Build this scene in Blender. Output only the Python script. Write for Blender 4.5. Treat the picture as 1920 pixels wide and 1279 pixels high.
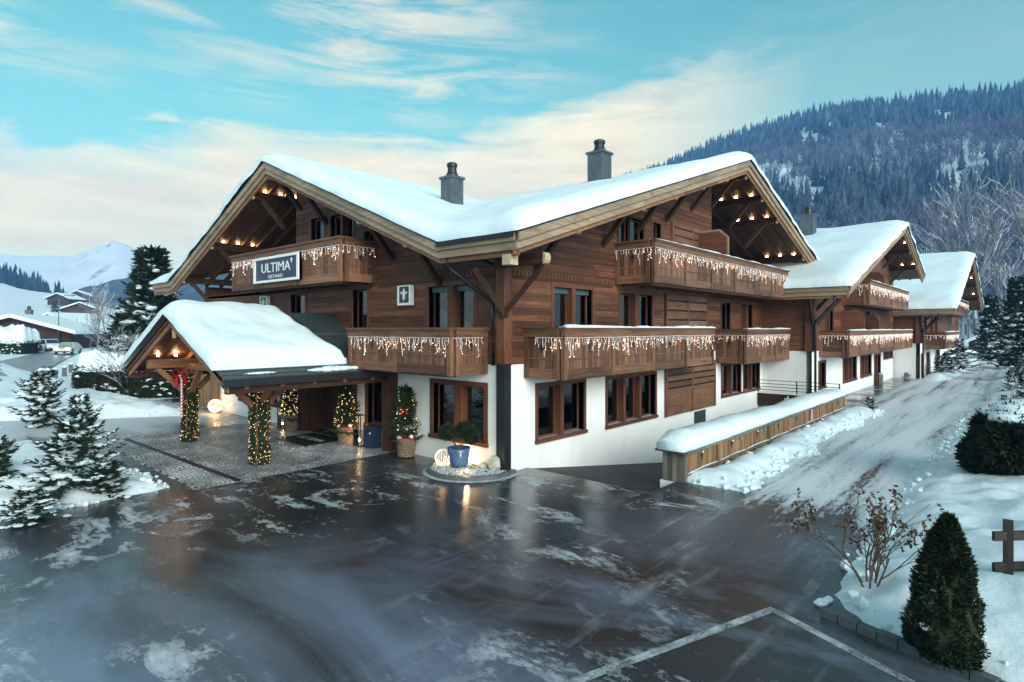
import bpy, bmesh, math, random
import numpy as np
from mathutils import Vector, Matrix, noise as mnoise
SC=bpy.context.scene
for o in list(bpy.data.objects): bpy.data.objects.remove(o)
COL=SC.collection
random.seed(7)
V=Vector
# ---------------------------------------------------------------- camera (X runs along the right facade, Y along the left facade, origin at the corner)
F_PX=1097.0; TH=math.atan(970/F_PX)
RGT=V((math.sin(TH),-math.cos(TH),0)); FWD=V((math.cos(TH),math.sin(TH),0))
CAM=V((-11.94,-10.85,4.0))
cd=bpy.data.cameras.new('camera'); cam=bpy.data.objects.new('camera',cd); COL.objects.link(cam)
cam.location=CAM; cam.rotation_euler=(math.pi/2,0,-math.atan2(FWD.x,FWD.y))
cd.sensor_width=36; cd.lens=F_PX/1920*36; cd.shift_y=-22.5/1920; cd.clip_end=12000; cd.clip_start=.1
SC.camera=cam
def cw(r,f,z=0.0):                       # metres to the right of / ahead of the camera -> world
    p=CAM+RGT*r+FWD*f; return V((p.x,p.y,z))
# ---------------------------------------------------------------- world, sun, exposure
SUN_EL=math.radians(19); SUN_AZ=V((-0.45,-1.0,0)).normalized()      # direction towards the sun
wd=bpy.data.worlds.new('World'); SC.world=wd; wd.use_nodes=True
nt=wd.node_tree; nt.nodes.clear()
def N(t,typ,**k):
    n=t.nodes.new(typ)
    for a,b in k.items(): setattr(n,a,b)
    return n
def L(t,a,b): t.links.new(a,b)
def math_n(t,op,a,b=None,c=None,clamp=False):
    n=N(t,'ShaderNodeMath',operation=op,use_clamp=clamp)
    for i,x in enumerate((a,b,c)):
        if x is None: continue
        if isinstance(x,(int,float)): n.inputs[i].default_value=x
        else: L(t,x,n.inputs[i])
    return n.outputs[0]
def ramp_n(t,fac,stops,interp='LINEAR'):
    r=N(t,'ShaderNodeValToRGB'); r.color_ramp.interpolation=interp
    e=r.color_ramp.elements
    while len(e)<len(stops): e.new(0.5)
    for el,(p,c) in zip(e,stops):
        el.position=p; el.color=(c,c,c,1) if isinstance(c,(int,float)) else (*c,1)
    L(t,fac,r.inputs[0]); return r.outputs[0]
def mix_n(t,fac,a,b,blend='MIX'):
    m=N(t,'ShaderNodeMix',data_type='RGBA',blend_type=blend)
    for s,x in ((0,fac),(6,a),(7,b)):
        if isinstance(x,(int,float)): m.inputs[s].default_value=x if s==0 else (x,x,x,1)
        elif isinstance(x,tuple): m.inputs[s].default_value=(*x,1)
        else: L(t,x,m.inputs[s])
    return m.outputs[2]
def noise_n(t,vec,scale,detail=4,rough=.55,dist=0,out=0):
    n=N(t,'ShaderNodeTexNoise'); n.inputs['Scale'].default_value=scale; n.inputs['Detail'].default_value=detail
    n.inputs['Roughness'].default_value=rough; n.inputs['Distortion'].default_value=dist
    if vec is not None: L(t,vec,n.inputs['Vector'])
    return n.outputs[out]
def map_n(t,vec,scale=(1,1,1),loc=(0,0,0),rot=(0,0,0)):
    m=N(t,'ShaderNodeMapping'); m.inputs['Scale'].default_value=scale; m.inputs['Location'].default_value=loc; m.inputs['Rotation'].default_value=rot
    L(t,vec,m.inputs['Vector']); return m.outputs[0]
sky=N(nt,'ShaderNodeTexSky',sky_type='NISHITA'); sky.sun_disc=False; sky.sun_elevation=SUN_EL
sky.sun_rotation=math.atan2(SUN_AZ.x,SUN_AZ.y); sky.air_density=1.0; sky.dust_density=.6; sky.ozone_density=2.2; sky.altitude=1000
tc=N(nt,'ShaderNodeTexCoord'); sep=N(nt,'ShaderNodeSeparateXYZ'); L(nt,tc.outputs['Generated'],sep.inputs[0])
zc=math_n(nt,'MAXIMUM',sep.outputs[2],0.0)
tint=ramp_n(nt,zc,[(0.0,(.28,.28,.235)),(.12,(.34,.41,.27)),(.22,(.40,.54,.30)),(.33,(.38,.61,.335)),(.50,(.34,.63,.365))])
skyc=mix_n(nt,1.0,sky.outputs[0],tint,'MULTIPLY')
# clouds: a long cream bank that rises towards the hill, thin cirrus streaks above it
def dot_n(v):
    n=N(nt,'ShaderNodeVectorMath',operation='DOT_PRODUCT'); L(nt,tc.outputs['Generated'],n.inputs[0]); n.inputs[1].default_value=v; return n.outputs['Value']
az=math_n(nt,'ARCTAN2',dot_n(RGT),dot_n(FWD))
zz=math_n(nt,'ADD',zc,0.16); px=math_n(nt,'DIVIDE',sep.outputs[0],zz); py=math_n(nt,'DIVIDE',sep.outputs[1],zz)
cmb=N(nt,'ShaderNodeCombineXYZ'); L(nt,px,cmb.inputs[0]); L(nt,py,cmb.inputs[1])
az_=N(nt,'ShaderNodeCombineXYZ'); L(nt,az,az_.inputs[0]); L(nt,zc,az_.inputs[1])
bv=az_.outputs[0]
n1=noise_n(nt,map_n(nt,bv,scale=(2.2,6,1),loc=(.7,.2,0)),1.0,9,.56,.35); n2=noise_n(nt,map_n(nt,bv,scale=(5,30,1),rot=(0,0,.16)),1.0,8,.66,.8); n3=noise_n(nt,map_n(nt,bv,scale=(4,30,1),rot=(0,0,-.16),loc=(3,1,0)),1.0,9,.66,.5)
top=math_n(nt,'ADD',math_n(nt,'MULTIPLY_ADD',az,.13,.355),math_n(nt,'MULTIPLY_ADD',n1,.26,-.13))
d=math_n(nt,'ADD',math_n(nt,'SUBTRACT',top,zc),math_n(nt,'MULTIPLY_ADD',n2,.10,-.05))
bank=ramp_n(nt,d,[(.0,0),(.018,.55),(.06,1),(.13,.92),(.20,.50),(.30,.30)])
bank=math_n(nt,'MULTIPLY',bank,ramp_n(nt,math_n(nt,'MULTIPLY_ADD',az,.5,.5),[(.60,1),(.74,.12)]))
st=math_n(nt,'MULTIPLY',ramp_n(nt,n3,[(.43,0),(.62,.85)]),ramp_n(nt,noise_n(nt,map_n(nt,bv,scale=(2.0,5,1),loc=(5,.6,0)),1.0,3),[(.34,0),(.48,1)]))
st=math_n(nt,'MULTIPLY',st,ramp_n(nt,zc,[(.30,0),(.37,1)])); st=math_n(nt,'MULTIPLY',st,ramp_n(nt,math_n(nt,'MULTIPLY_ADD',az,.5,.5),[(.42,1),(.56,.15)]))
cm=math_n(nt,'MAXIMUM',bank,st,None,True)
lit=ramp_n(nt,n2,[(.3,.82),(.7,1.1)])
cloud=mix_n(nt,1.0,mix_n(nt,1.0,ramp_n(nt,zc,[(0.0,(3.15,2.65,1.45)),(.24,(3.2,2.7,1.55)),(.5,(2.2,2.05,1.6))]),lit,'MULTIPLY'),(1,1,1),'MULTIPLY')
final=mix_n(nt,cm,skyc,cloud)
bg=N(nt,'ShaderNodeBackground'); bg.inputs[1].default_value=0.15; L(nt,final,bg.inputs[0])
wo=N(nt,'ShaderNodeOutputWorld'); L(nt,bg.outputs[0],wo.inputs[0])
sd=bpy.data.lights.new('sun','SUN'); sd.energy=1.75; sd.angle=math.radians(40); sd.color=(1,.97,.92)
so=bpy.data.objects.new('sun',sd); COL.objects.link(so)
sdir=(SUN_AZ*math.cos(SUN_EL)+V((0,0,math.sin(SUN_EL))))
so.rotation_euler=sdir.to_track_quat('Z','Y').to_euler(); so.location=(-20,-40,40)
SC.view_settings.view_transform='Standard'; SC.view_settings.look='None'; SC.view_settings.exposure=1.68; SC.view_settings.gamma=1
SC.render.engine='CYCLES'
SC.cycles.use_denoising=True; SC.cycles.max_bounces=6; SC.cycles.diffuse_bounces=3; SC.cycles.glossy_bounces=3
SC.cycles.transparent_max_bounces=10; SC.cycles.volume_bounces=1; SC.cycles.caustics_reflective=False; SC.cycles.caustics_refractive=False
SC.cycles.sample_clamp_indirect=6
# ---------------------------------------------------------------- mesh helpers
class MB:
    def __init__(s): s.v=[]; s.f=[]
    def poly(s,pts):
        i=len(s.v); s.v+= [tuple(p) for p in pts]; s.f.append(tuple(range(i,i+len(pts)))); return s
    def box(s,x0,x1,y0,y1,z0,z1):
        i=len(s.v); s.v+=[(x0,y0,z0),(x1,y0,z0),(x1,y1,z0),(x0,y1,z0),(x0,y0,z1),(x1,y0,z1),(x1,y1,z1),(x0,y1,z1)]
        s.f+=[tuple(i+k for k in q) for q in ((0,3,2,1),(4,5,6,7),(0,1,5,4),(1,2,6,5),(2,3,7,6),(3,0,4,7))]; return s
    def beam(s,p,q,w,h,up=(0,0,1)):
        p=V(p); q=V(q); a=(q-p).normalized(); x=a.cross(V(up)).normalized(); y=x.cross(a).normalized()
        i=len(s.v)
        for c in (p,q):
            for dx,dy in ((-1,-1),(1,-1),(1,1),(-1,1)): s.v.append(tuple(c+x*dx*w/2+y*dy*h/2))
        s.f+=[tuple(i+k for k in f) for f in ((0,1,2,3),(7,6,5,4),(0,4,5,1),(1,5,6,2),(2,6,7,3),(3,7,4,0))]; return s
    def prism(s,pts,vec):
        vec=V(vec); n=len(pts); i=len(s.v); s.v+=[tuple(p) for p in pts]+[tuple(V(p)+vec) for p in pts]
        s.f.append(tuple(range(i,i+n))); s.f.append(tuple(range(i+2*n-1,i+n-1,-1)))
        for k in range(n): s.f.append((i+k,i+n+k,i+n+(k+1)%n,i+(k+1)%n))
        return s
    def tube(s,pts,radii,n=6,cap=True):
        pts=[V(p) for p in pts]; i0=len(s.v)
        for k,p in enumerate(pts):
            a=(pts[min(k+1,len(pts)-1)]-pts[max(k-1,0)]).normalized()
            x=a.cross(V((0,0,1)));
            if x.length<1e-4: x=V((1,0,0))
            x.normalize(); y=a.cross(x); r=radii[k] if hasattr(radii,'__len__') else radii
            for j in range(n):
                t=2*math.pi*j/n; s.v.append(tuple(p+x*(r*math.cos(t))+y*(r*math.sin(t))))
        for k in range(len(pts)-1):
            for j in range(n):
                a=i0+k*n+j; b=i0+k*n+(j+1)%n; s.f.append((a,b,b+n,a+n))
        if cap: s.f.append(tuple(i0+n-1-j for j in range(n))); m=i0+(len(pts)-1)*n; s.f.append(tuple(m+j for j in range(n)))
        return s
    def lathe(s,prof,c=(0,0,0),n=20):
        i0=len(s.v); c=V(c)
        for r,z in prof:
            for j in range(n):
                t=2*math.pi*j/n; s.v.append((c.x+r*math.cos(t),c.y+r*math.sin(t),c.z+z))
        for k in range(len(prof)-1):
            for j in range(n):
                a=i0+k*n+j; b=i0+k*n+(j+1)%n; s.f.append((a,b,b+n,a+n))
        s.f.append(tuple(i0+n-1-j for j in range(n))); m=i0+(len(prof)-1)*n; s.f.append(tuple(m+j for j in range(n)))
        return s
    def ball(s,c,r,seg=8,rings=5,sq=(1,1,1),jit=0,rnd=random):
        c=V(c); i0=len(s.v)
        for k in range(rings+1):
            ph=math.pi*k/rings
            for j in range(seg):
                t=2*math.pi*j/seg; q=1+(rnd.uniform(-jit,jit) if jit else 0)
                s.v.append((c.x+r*q*sq[0]*math.sin(ph)*math.cos(t),c.y+r*q*sq[1]*math.sin(ph)*math.sin(t),c.z+r*q*sq[2]*math.cos(ph)))
        for k in range(rings):
            for j in range(seg):
                a=i0+k*seg+j; b=i0+k*seg+(j+1)%seg; s.f.append((a,a+seg,b+seg,b))
        return s
    def mesh(s,name):
        me=bpy.data.meshes.new(name); me.from_pydata(s.v,[],s.f); me.validate(); me.update(); return me
    def build(s,name,m,parent=None,smooth=False,loc=None):
        me=s.mesh(name); me.materials.append(m)
        if smooth: me.polygons.foreach_set('use_smooth',[True]*len(me.polygons))
        return put(name,me,parent,loc)
WL={}
def wloc(o): return WL.get(o.name,V((0,0,0)))
def put(name,me,parent=None,loc=None):
    """link an object whose world location is loc (mesh given in world coordinates when loc is None)"""
    o=bpy.data.objects.new(name,me); COL.objects.link(o)
    w=V(loc) if loc is not None else V((0,0,0))
    if parent is not None: o.parent=parent; o.location=w-wloc(parent)
    else: o.location=w
    WL[o.name]=w; return o
def tag(o,label=None,cat=None,group=None,kind=None):
    if label: o['label']=label
    if cat: o['category']=cat
    if group: o['group']=group
    if kind: o['kind']=kind
    return o
def thing(name,label,cat,loc=(0,0,0),group=None):
    o=bpy.data.objects.new(name,None); COL.objects.link(o); o.location=loc; WL[o.name]=V(loc); o.empty_display_size=.3
    return tag(o,label,cat,group)
def copy_tree(o,parent=None):
    c=o.copy(); COL.objects.link(c); c.parent=parent
    for ch in o.children: copy_tree(ch,c)
    return c
UNIT={}
def ubox(m):
    if m.name not in UNIT:
        b=MB().box(-.5,.5,-.5,.5,-.5,.5); me=b.mesh('piece'); me.materials.append(m); UNIT[m.name]=me
    return UNIT[m.name]
def piece(name,b,m,parent):
    """a box piece that shares one unit mesh; b=(x0,x1,y0,y1,z0,z1)"""
    o=put(name,ubox(m),parent,((b[0]+b[1])/2,(b[2]+b[3])/2,(b[4]+b[5])/2)); o.scale=(b[1]-b[0],b[3]-b[2],b[5]-b[4]); return o
def clip(poly,nx,ny,c):                  # keep the side nx*x+ny*y<=c of a 2-D polygon
    out=[]
    for i in range(len(poly)):
        a=poly[i]; b=poly[(i+1)%len(poly)]; da=nx*a[0]+ny*a[1]-c; db=nx*b[0]+ny*b[1]-c
        if da<=1e-9: out.append(a)
        if (da<-1e-9 and db>1e-9) or (da>1e-9 and db<-1e-9):
            t=da/(da-db); out.append((a[0]+(b[0]-a[0])*t,a[1]+(b[1]-a[1])*t))
    return out
def sstep(a,b,x):
    t=np.clip((np.asarray(x,float)-a)/(b-a),0,1); return t*t*(3-2*t)
def vnoise(x,y,seed=0):                  # smooth value noise on arrays
    x=np.asarray(x,float)+seed*17.13; y=np.asarray(y,float)+seed*31.7
    xi=np.floor(x).astype(np.int64); yi=np.floor(y).astype(np.int64); fx=x-xi; fy=y-yi
    def h(a,b):
        n=(a*374761393+b*668265263+seed*982451)&0x7fffffff; n=((n^(n>>13))*1274126177)&0x7fffffff; return ((n^(n>>16))&0xffff)/65535.0
    ux=fx*fx*(3-2*fx); uy=fy*fy*(3-2*fy)
    return (h(xi,yi)*(1-ux)+h(xi+1,yi)*ux)*(1-uy)+(h(xi,yi+1)*(1-ux)+h(xi+1,yi+1)*ux)*uy
def fbm(x,y,oct=4,seed=0):
    s=0;a=.5
    for k in range(oct): s=s+a*vnoise(np.asarray(x)*2**k,np.asarray(y)*2**k,seed+k); a*=.5
    return s
# ---------------------------------------------------------------- materials
def newmat(name):
    m=bpy.data.materials.new(name); m.use_nodes=True; t=m.node_tree; b=t.nodes['Principled BSDF']; return m,t,b
def bump(t,b,h,strength,dist=.02):
    n=N(t,'ShaderNodeBump'); n.inputs['Strength'].default_value=strength; n.inputs['Distance'].default_value=dist
    L(t,h,n.inputs['Height']); L(t,n.outputs[0],b.inputs['Normal'])
def plain(name,c,rough=.6,var=.15,scale=3.0,metal=0,spec=.5,bumps=0,bscale=40):
    m,t,b=newmat(name); g=N(t,'ShaderNodeNewGeometry'); n=noise_n(t,g.outputs['Position'],scale,4)
    k=ramp_n(t,n,[(.25,1-var),(.75,1+var)]); col=mix_n(t,1.0,c,k,'MULTIPLY'); L(t,col,b.inputs['Base Color'])
    b.inputs['Roughness'].default_value=rough; b.inputs['Metallic'].default_value=metal; b.inputs['Specular IOR Level'].default_value=spec
    if bumps: bump(t,b,noise_n(t,g.outputs['Position'],bscale,3),bumps)
    return m
def wood(name,dark,light,axis,rough=.62,grain=1.0,tone=.30):
    m,t,b=newmat(name); g=N(t,'ShaderNodeNewGeometry'); oi=N(t,'ShaderNodeObjectInfo')
    sc=[11*grain]*3; sc[axis]=.55*grain
    off=N(t,'ShaderNodeCombineXYZ'); o5=math_n(t,'MULTIPLY',oi.outputs['Random'],37.0)
    for i in range(3): L(t,o5,off.inputs[i])
    ad=N(t,'ShaderNodeVectorMath',operation='ADD'); L(t,g.outputs['Position'],ad.inputs[0]); L(t,off.outputs[0],ad.inputs[1])
    n=noise_n(t,map_n(t,ad.outputs[0],scale=tuple(sc)),1.6,6,.62,.6)
    c=ramp_n(t,n,[(.30,dark),(.70,light)])
    kn=noise_n(t,map_n(t,ad.outputs[0],scale=tuple(2.6 if i!=axis else 1.1 for i in range(3))),1.5,2)
    c=mix_n(t,ramp_n(t,kn,[(.60,0),(.78,.55)]),c,tuple(x*.45 for x in dark))
    r=ramp_n(t,oi.outputs['Random'],[(0,1-tone),(1,1+tone)]); c=mix_n(t,1.0,c,r,'MULTIPLY')
    w=noise_n(t,g.outputs['Position'],.5,3); c=mix_n(t,1.0,c,ramp_n(t,w,[(.3,.82),(.7,1.15)]),'MULTIPLY')
    L(t,c,b.inputs['Base Color']); b.inputs['Roughness'].default_value=rough; b.inputs['Specular IOR Level'].default_value=.3
    bump(t,b,n,.35,.01); return m
AX='uvz'
def woods(nm,d,l,**k): return [wood(f'{nm}_{AX[i]}',d,l,i,**k) for i in range(3)]
W_WALL=woods('wall_wood',(.070,.025,.013),(.185,.072,.038),tone=.42)
W_BALC=woods('balcony_wood',(.10,.045,.025),(.25,.122,.070),tone=.42)
W_TAN=woods('fascia_wood',(.23,.155,.10),(.41,.295,.20),tone=.18)
W_DARK=woods('dark_beam_wood',(.030,.013,.008),(.075,.032,.018))
W_SOFT=woods('soffit_wood',(.075,.034,.018),(.16,.075,.038))
W_CANOPY=woods('canopy_wood',(.17,.075,.035),(.34,.16,.08))
W_FENCE=woods('fence_wood',(.16,.085,.04),(.33,.19,.095))
W_GREY=woods('weathered_wood',(.10,.085,.07),(.22,.19,.16))
W_END=plain('end_grain',(.50,.36,.23),.7,.2,9)
def snow_mat(name,c=(.77,.86,.90)):
    m,t,b=newmat(name); g=N(t,'ShaderNodeNewGeometry'); P=g.outputs['Position']
    n=noise_n(t,P,1.3,5,.6); L(t,mix_n(t,1.0,c,ramp_n(t,n,[(.2,.93),(.8,1.04)]),'MULTIPLY'),b.inputs['Base Color'])
    b.inputs['Roughness'].default_value=.55; b.inputs['Specular IOR Level'].default_value=.25
    h=math_n(t,'ADD',noise_n(t,P,7,6,.65),math_n(t,'MULTIPLY',noise_n(t,P,1.7,3),1.6)); bump(t,b,h,.35,.05); return m
M_SNOW=snow_mat('snow')
M_PLASTER=plain('white_plaster',(.86,.86,.84),.85,.05,.6,spec=.2,bumps=.12,bscale=60)
def streaky(m):
    t=m.node_tree; b=t.nodes['Principled BSDF']; src=b.inputs['Base Color'].links[0].from_socket; g=N(t,'ShaderNodeNewGeometry')
    n=noise_n(t,map_n(t,g.outputs['Position'],scale=(2.2,2.2,.22)),1.6,6,.65); n2=noise_n(t,g.outputs['Position'],.9,4); k=math_n(t,'MULTIPLY',n,n2)
    L(t,mix_n(t,ramp_n(t,k,[(.26,0),(.46,.30)]),src,(.56,.55,.50)),b.inputs['Base Color'])
streaky(M_PLASTER)
M_DARKMETAL=plain('dark_metal',(.035,.035,.04),.42,.2,5,metal=.6)
M_ZINC=plain('zinc',(.16,.17,.18),.42,.25,4,metal=.75)
M_SLATE=plain('slate',(.035,.05,.055),.5,.4,9,bumps=.3,bscale=25)
M_BLACK=plain('black',(.012,.012,.013),.5,.2)
M_INT=plain('room_interior',(.055,.030,.018),.8,.3,2)
M_FRAME=woods('window_wood',(.075,.028,.015),(.17,.065,.034),tone=.1)
M_CURT=plain('green_curtain',(.04,.42,.27),.8,.25,6)
M_CURTW=plain('white_curtain',(.68,.68,.72),.8,.1,6)
M_BLIND=plain('green_blind',(.055,.10,.095),.55,.15,6)
M_WHITE=plain('white_paint',(.80,.80,.78),.5,.04)
M_NAVY=plain('navy_panel',(.018,.028,.065),.4,.1)
M_RED=plain('red_ribbon',(.36,.008,.02),.42,.2,12)
def glass_mat():
    m=bpy.data.materials.new('window_glass'); m.use_nodes=True; t=m.node_tree; t.nodes.clear()
    fr=N(t,'ShaderNodeFresnel'); fr.inputs[0].default_value=1.5
    g=N(t,'ShaderNodeBsdfGlossy'); g.inputs['Roughness'].default_value=.015; g.inputs['Color'].default_value=(1,1,1,1)
    tr=N(t,'ShaderNodeBsdfTransparent'); tr.inputs[0].default_value=(.80,.84,.82,1)
    mx=N(t,'ShaderNodeMixShader'); L(t,math_n(t,'MULTIPLY_ADD',fr.outputs[0],1.0,.05,True),mx.inputs[0]); L(t,tr.outputs[0],mx.inputs[1]); L(t,g.outputs[0],mx.inputs[2])
    o=N(t,'ShaderNodeOutputMaterial'); L(t,mx.outputs[0],o.inputs[0]); return m
M_GLASS=glass_mat()
def emit_mat(name,c,s):
    m=bpy.data.materials.new(name); m.use_nodes=True; t=m.node_tree; b=t.nodes['Principled BSDF']
    b.inputs['Base Color'].default_value=(*c,1); b.inputs['Emission Color'].default_value=(*c,1); b.inputs['Emission Strength'].default_value=s; return m
M_BULB=emit_mat('warm_bulb',(1.0,.62,.28),35)
M_FAIRY=emit_mat('fairy_bulb',(1.0,.50,.26),2.2)
M_FAIRYW=emit_mat('golden_fairy_bulb',(1.0,.66,.28),2.4)
M_WIRE=emit_mat('lit_icicle_wire',(.90,.84,.83),.05)
M_LAMP=emit_mat('yellow_lamp_shade',(1.0,.62,.12),2.2)
M_CANDLE=emit_mat('candle_flame',(1.0,.72,.40),25)
def lamp_light(name,loc,power,parent,color=(1,.60,.27),r=.05):
    d=bpy.data.lights.new(name,'POINT'); d.energy=power; d.color=color; d.shadow_soft_size=r
    o=bpy.data.objects.new(name,d); COL.objects.link(o); o.parent=parent; o.location=V(loc)-wloc(parent); return o

W_OLD=woods('old_fence_wood',(.018,.014,.012),(.045,.036,.03))
# ================================================================ SETTING: ground, asphalt, hills
def ramp_z(u): return -.15*max(0,min(u,20.5)-.8)
def bank_h(u,v):
    """height of the ploughed snow above the paved level (arrays)"""
    u=np.asarray(u,float); v=np.asarray(v,float)
    w=(fbm(u*.55,v*.55,5,3)-.47)*1.0+(fbm(u*2.6,v*2.6,3,13)-.45)*.45; lump=fbm(u*1.7,v*1.7,5,9)
    def edge(d,hgt,run): return hgt*sstep(0,run,d+w*.9)*(.65+.7*lump)
    # island of snow on the left of the forecourt
    d=np.minimum(np.minimum(-6.55-.06*(v-5)*0-u, v-5.05-(u+8)*.02), 14.2-v); h=edge(d,.42,1.3)+.30*sstep(.8,4,d)*(.5+lump)
    # bank behind the drive
    d2=np.minimum(v-(17.9+.75*np.clip(-1.8-u,0,6)), np.where(u>-1.2,-1,-1.2-u)); h=np.maximum(h,edge(d2,.55,1.6)+.25*sstep(1,4,d2))
    # verge on the right side of the road and of the parking bay
    d3=np.minimum(-8.45-v, u+2.95-.3*(v+8.7)); h=np.maximum(h,edge(d3,.38,1.1)+.34*sstep(.8,3.5,d3)*(.4+lump))
    # ridge of snow along the foot of the ramp fence
    d4=np.minimum(np.minimum(.95-np.abs(v+4.75)*1.0, u-2.6),21-u); h=np.maximum(h,edge(d4,.30,.9))
    # in front of the second and third house
    d5=np.minimum(np.minimum(-1.9-v,v+4.1)*.9,np.minimum(u-45.5,u*0+9)); 
    d6=np.minimum(np.minimum(u-44.6,95-u),np.minimum(v+6.4,-4.0-v)); h=np.maximum(h,edge(d6,.45,1.0))
    return h
def ground_h(u,v):
    u=np.asarray(u,float); v=np.asarray(v,float)
    h=bank_h(u,v)-.03
    r=(u-CAM.x)*RGT.x+(v-CAM.y)*RGT.y; f=(u-CAM.x)*FWD.x+(v-CAM.y)*FWD.y
    far=sstep(26,110,v)*1.0                                   # the street climbs a little
    h=h+far
    inside=(u>1.0)&(u<20.4)&(v>-3.95)&(v<.3); h=np.where(inside,-3.6,h)
    h=np.where((u>.35)&(v>.35)&(u<23)&(v<21),-.3,h)
    h=h-.9*sstep(30,60,u)*sstep(25,-2,v)*0
    return h
def grid_mesh(name,us,vs,hf,m,smooth=True,**k):
    U,Vv=np.meshgrid(us,vs,indexing='ij'); Z=hf(U,Vv); nu,nv=len(us),len(vs)
    co=np.stack([U,Vv,Z],-1).reshape(-1,3); idx=np.arange(nu*nv).reshape(nu,nv)
    q=np.stack([idx[:-1,:-1],idx[1:,:-1],idx[1:,1:],idx[:-1,1:]],-1).reshape(-1,4)
    me=bpy.data.meshes.new(name); me.from_pydata(co.tolist(),[],q.tolist()); me.update(); me.materials.append(m)
    me.polygons.foreach_set('use_smooth',[smooth]*len(me.polygons)); return put(name,me,**k)
def lines(a,b,step,far,n):
    c=list(np.arange(a,b+1e-6,step)); g=np.geomspace(step*2,far,n)
    return np.array([a-x for x in g[::-1]]+c+[b+x for x in g])
us=np.unique(np.concatenate([lines(-15,26,.13,1850,46),[1.0-.01,1.0,20.4,20.41]])); vs=np.unique(np.concatenate([lines(-14,25,.13,1850,46),[-3.95,-3.96]]))
tag(grid_mesh('ground',us,vs,ground_h,M_SNOW),kind='structure')
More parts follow.
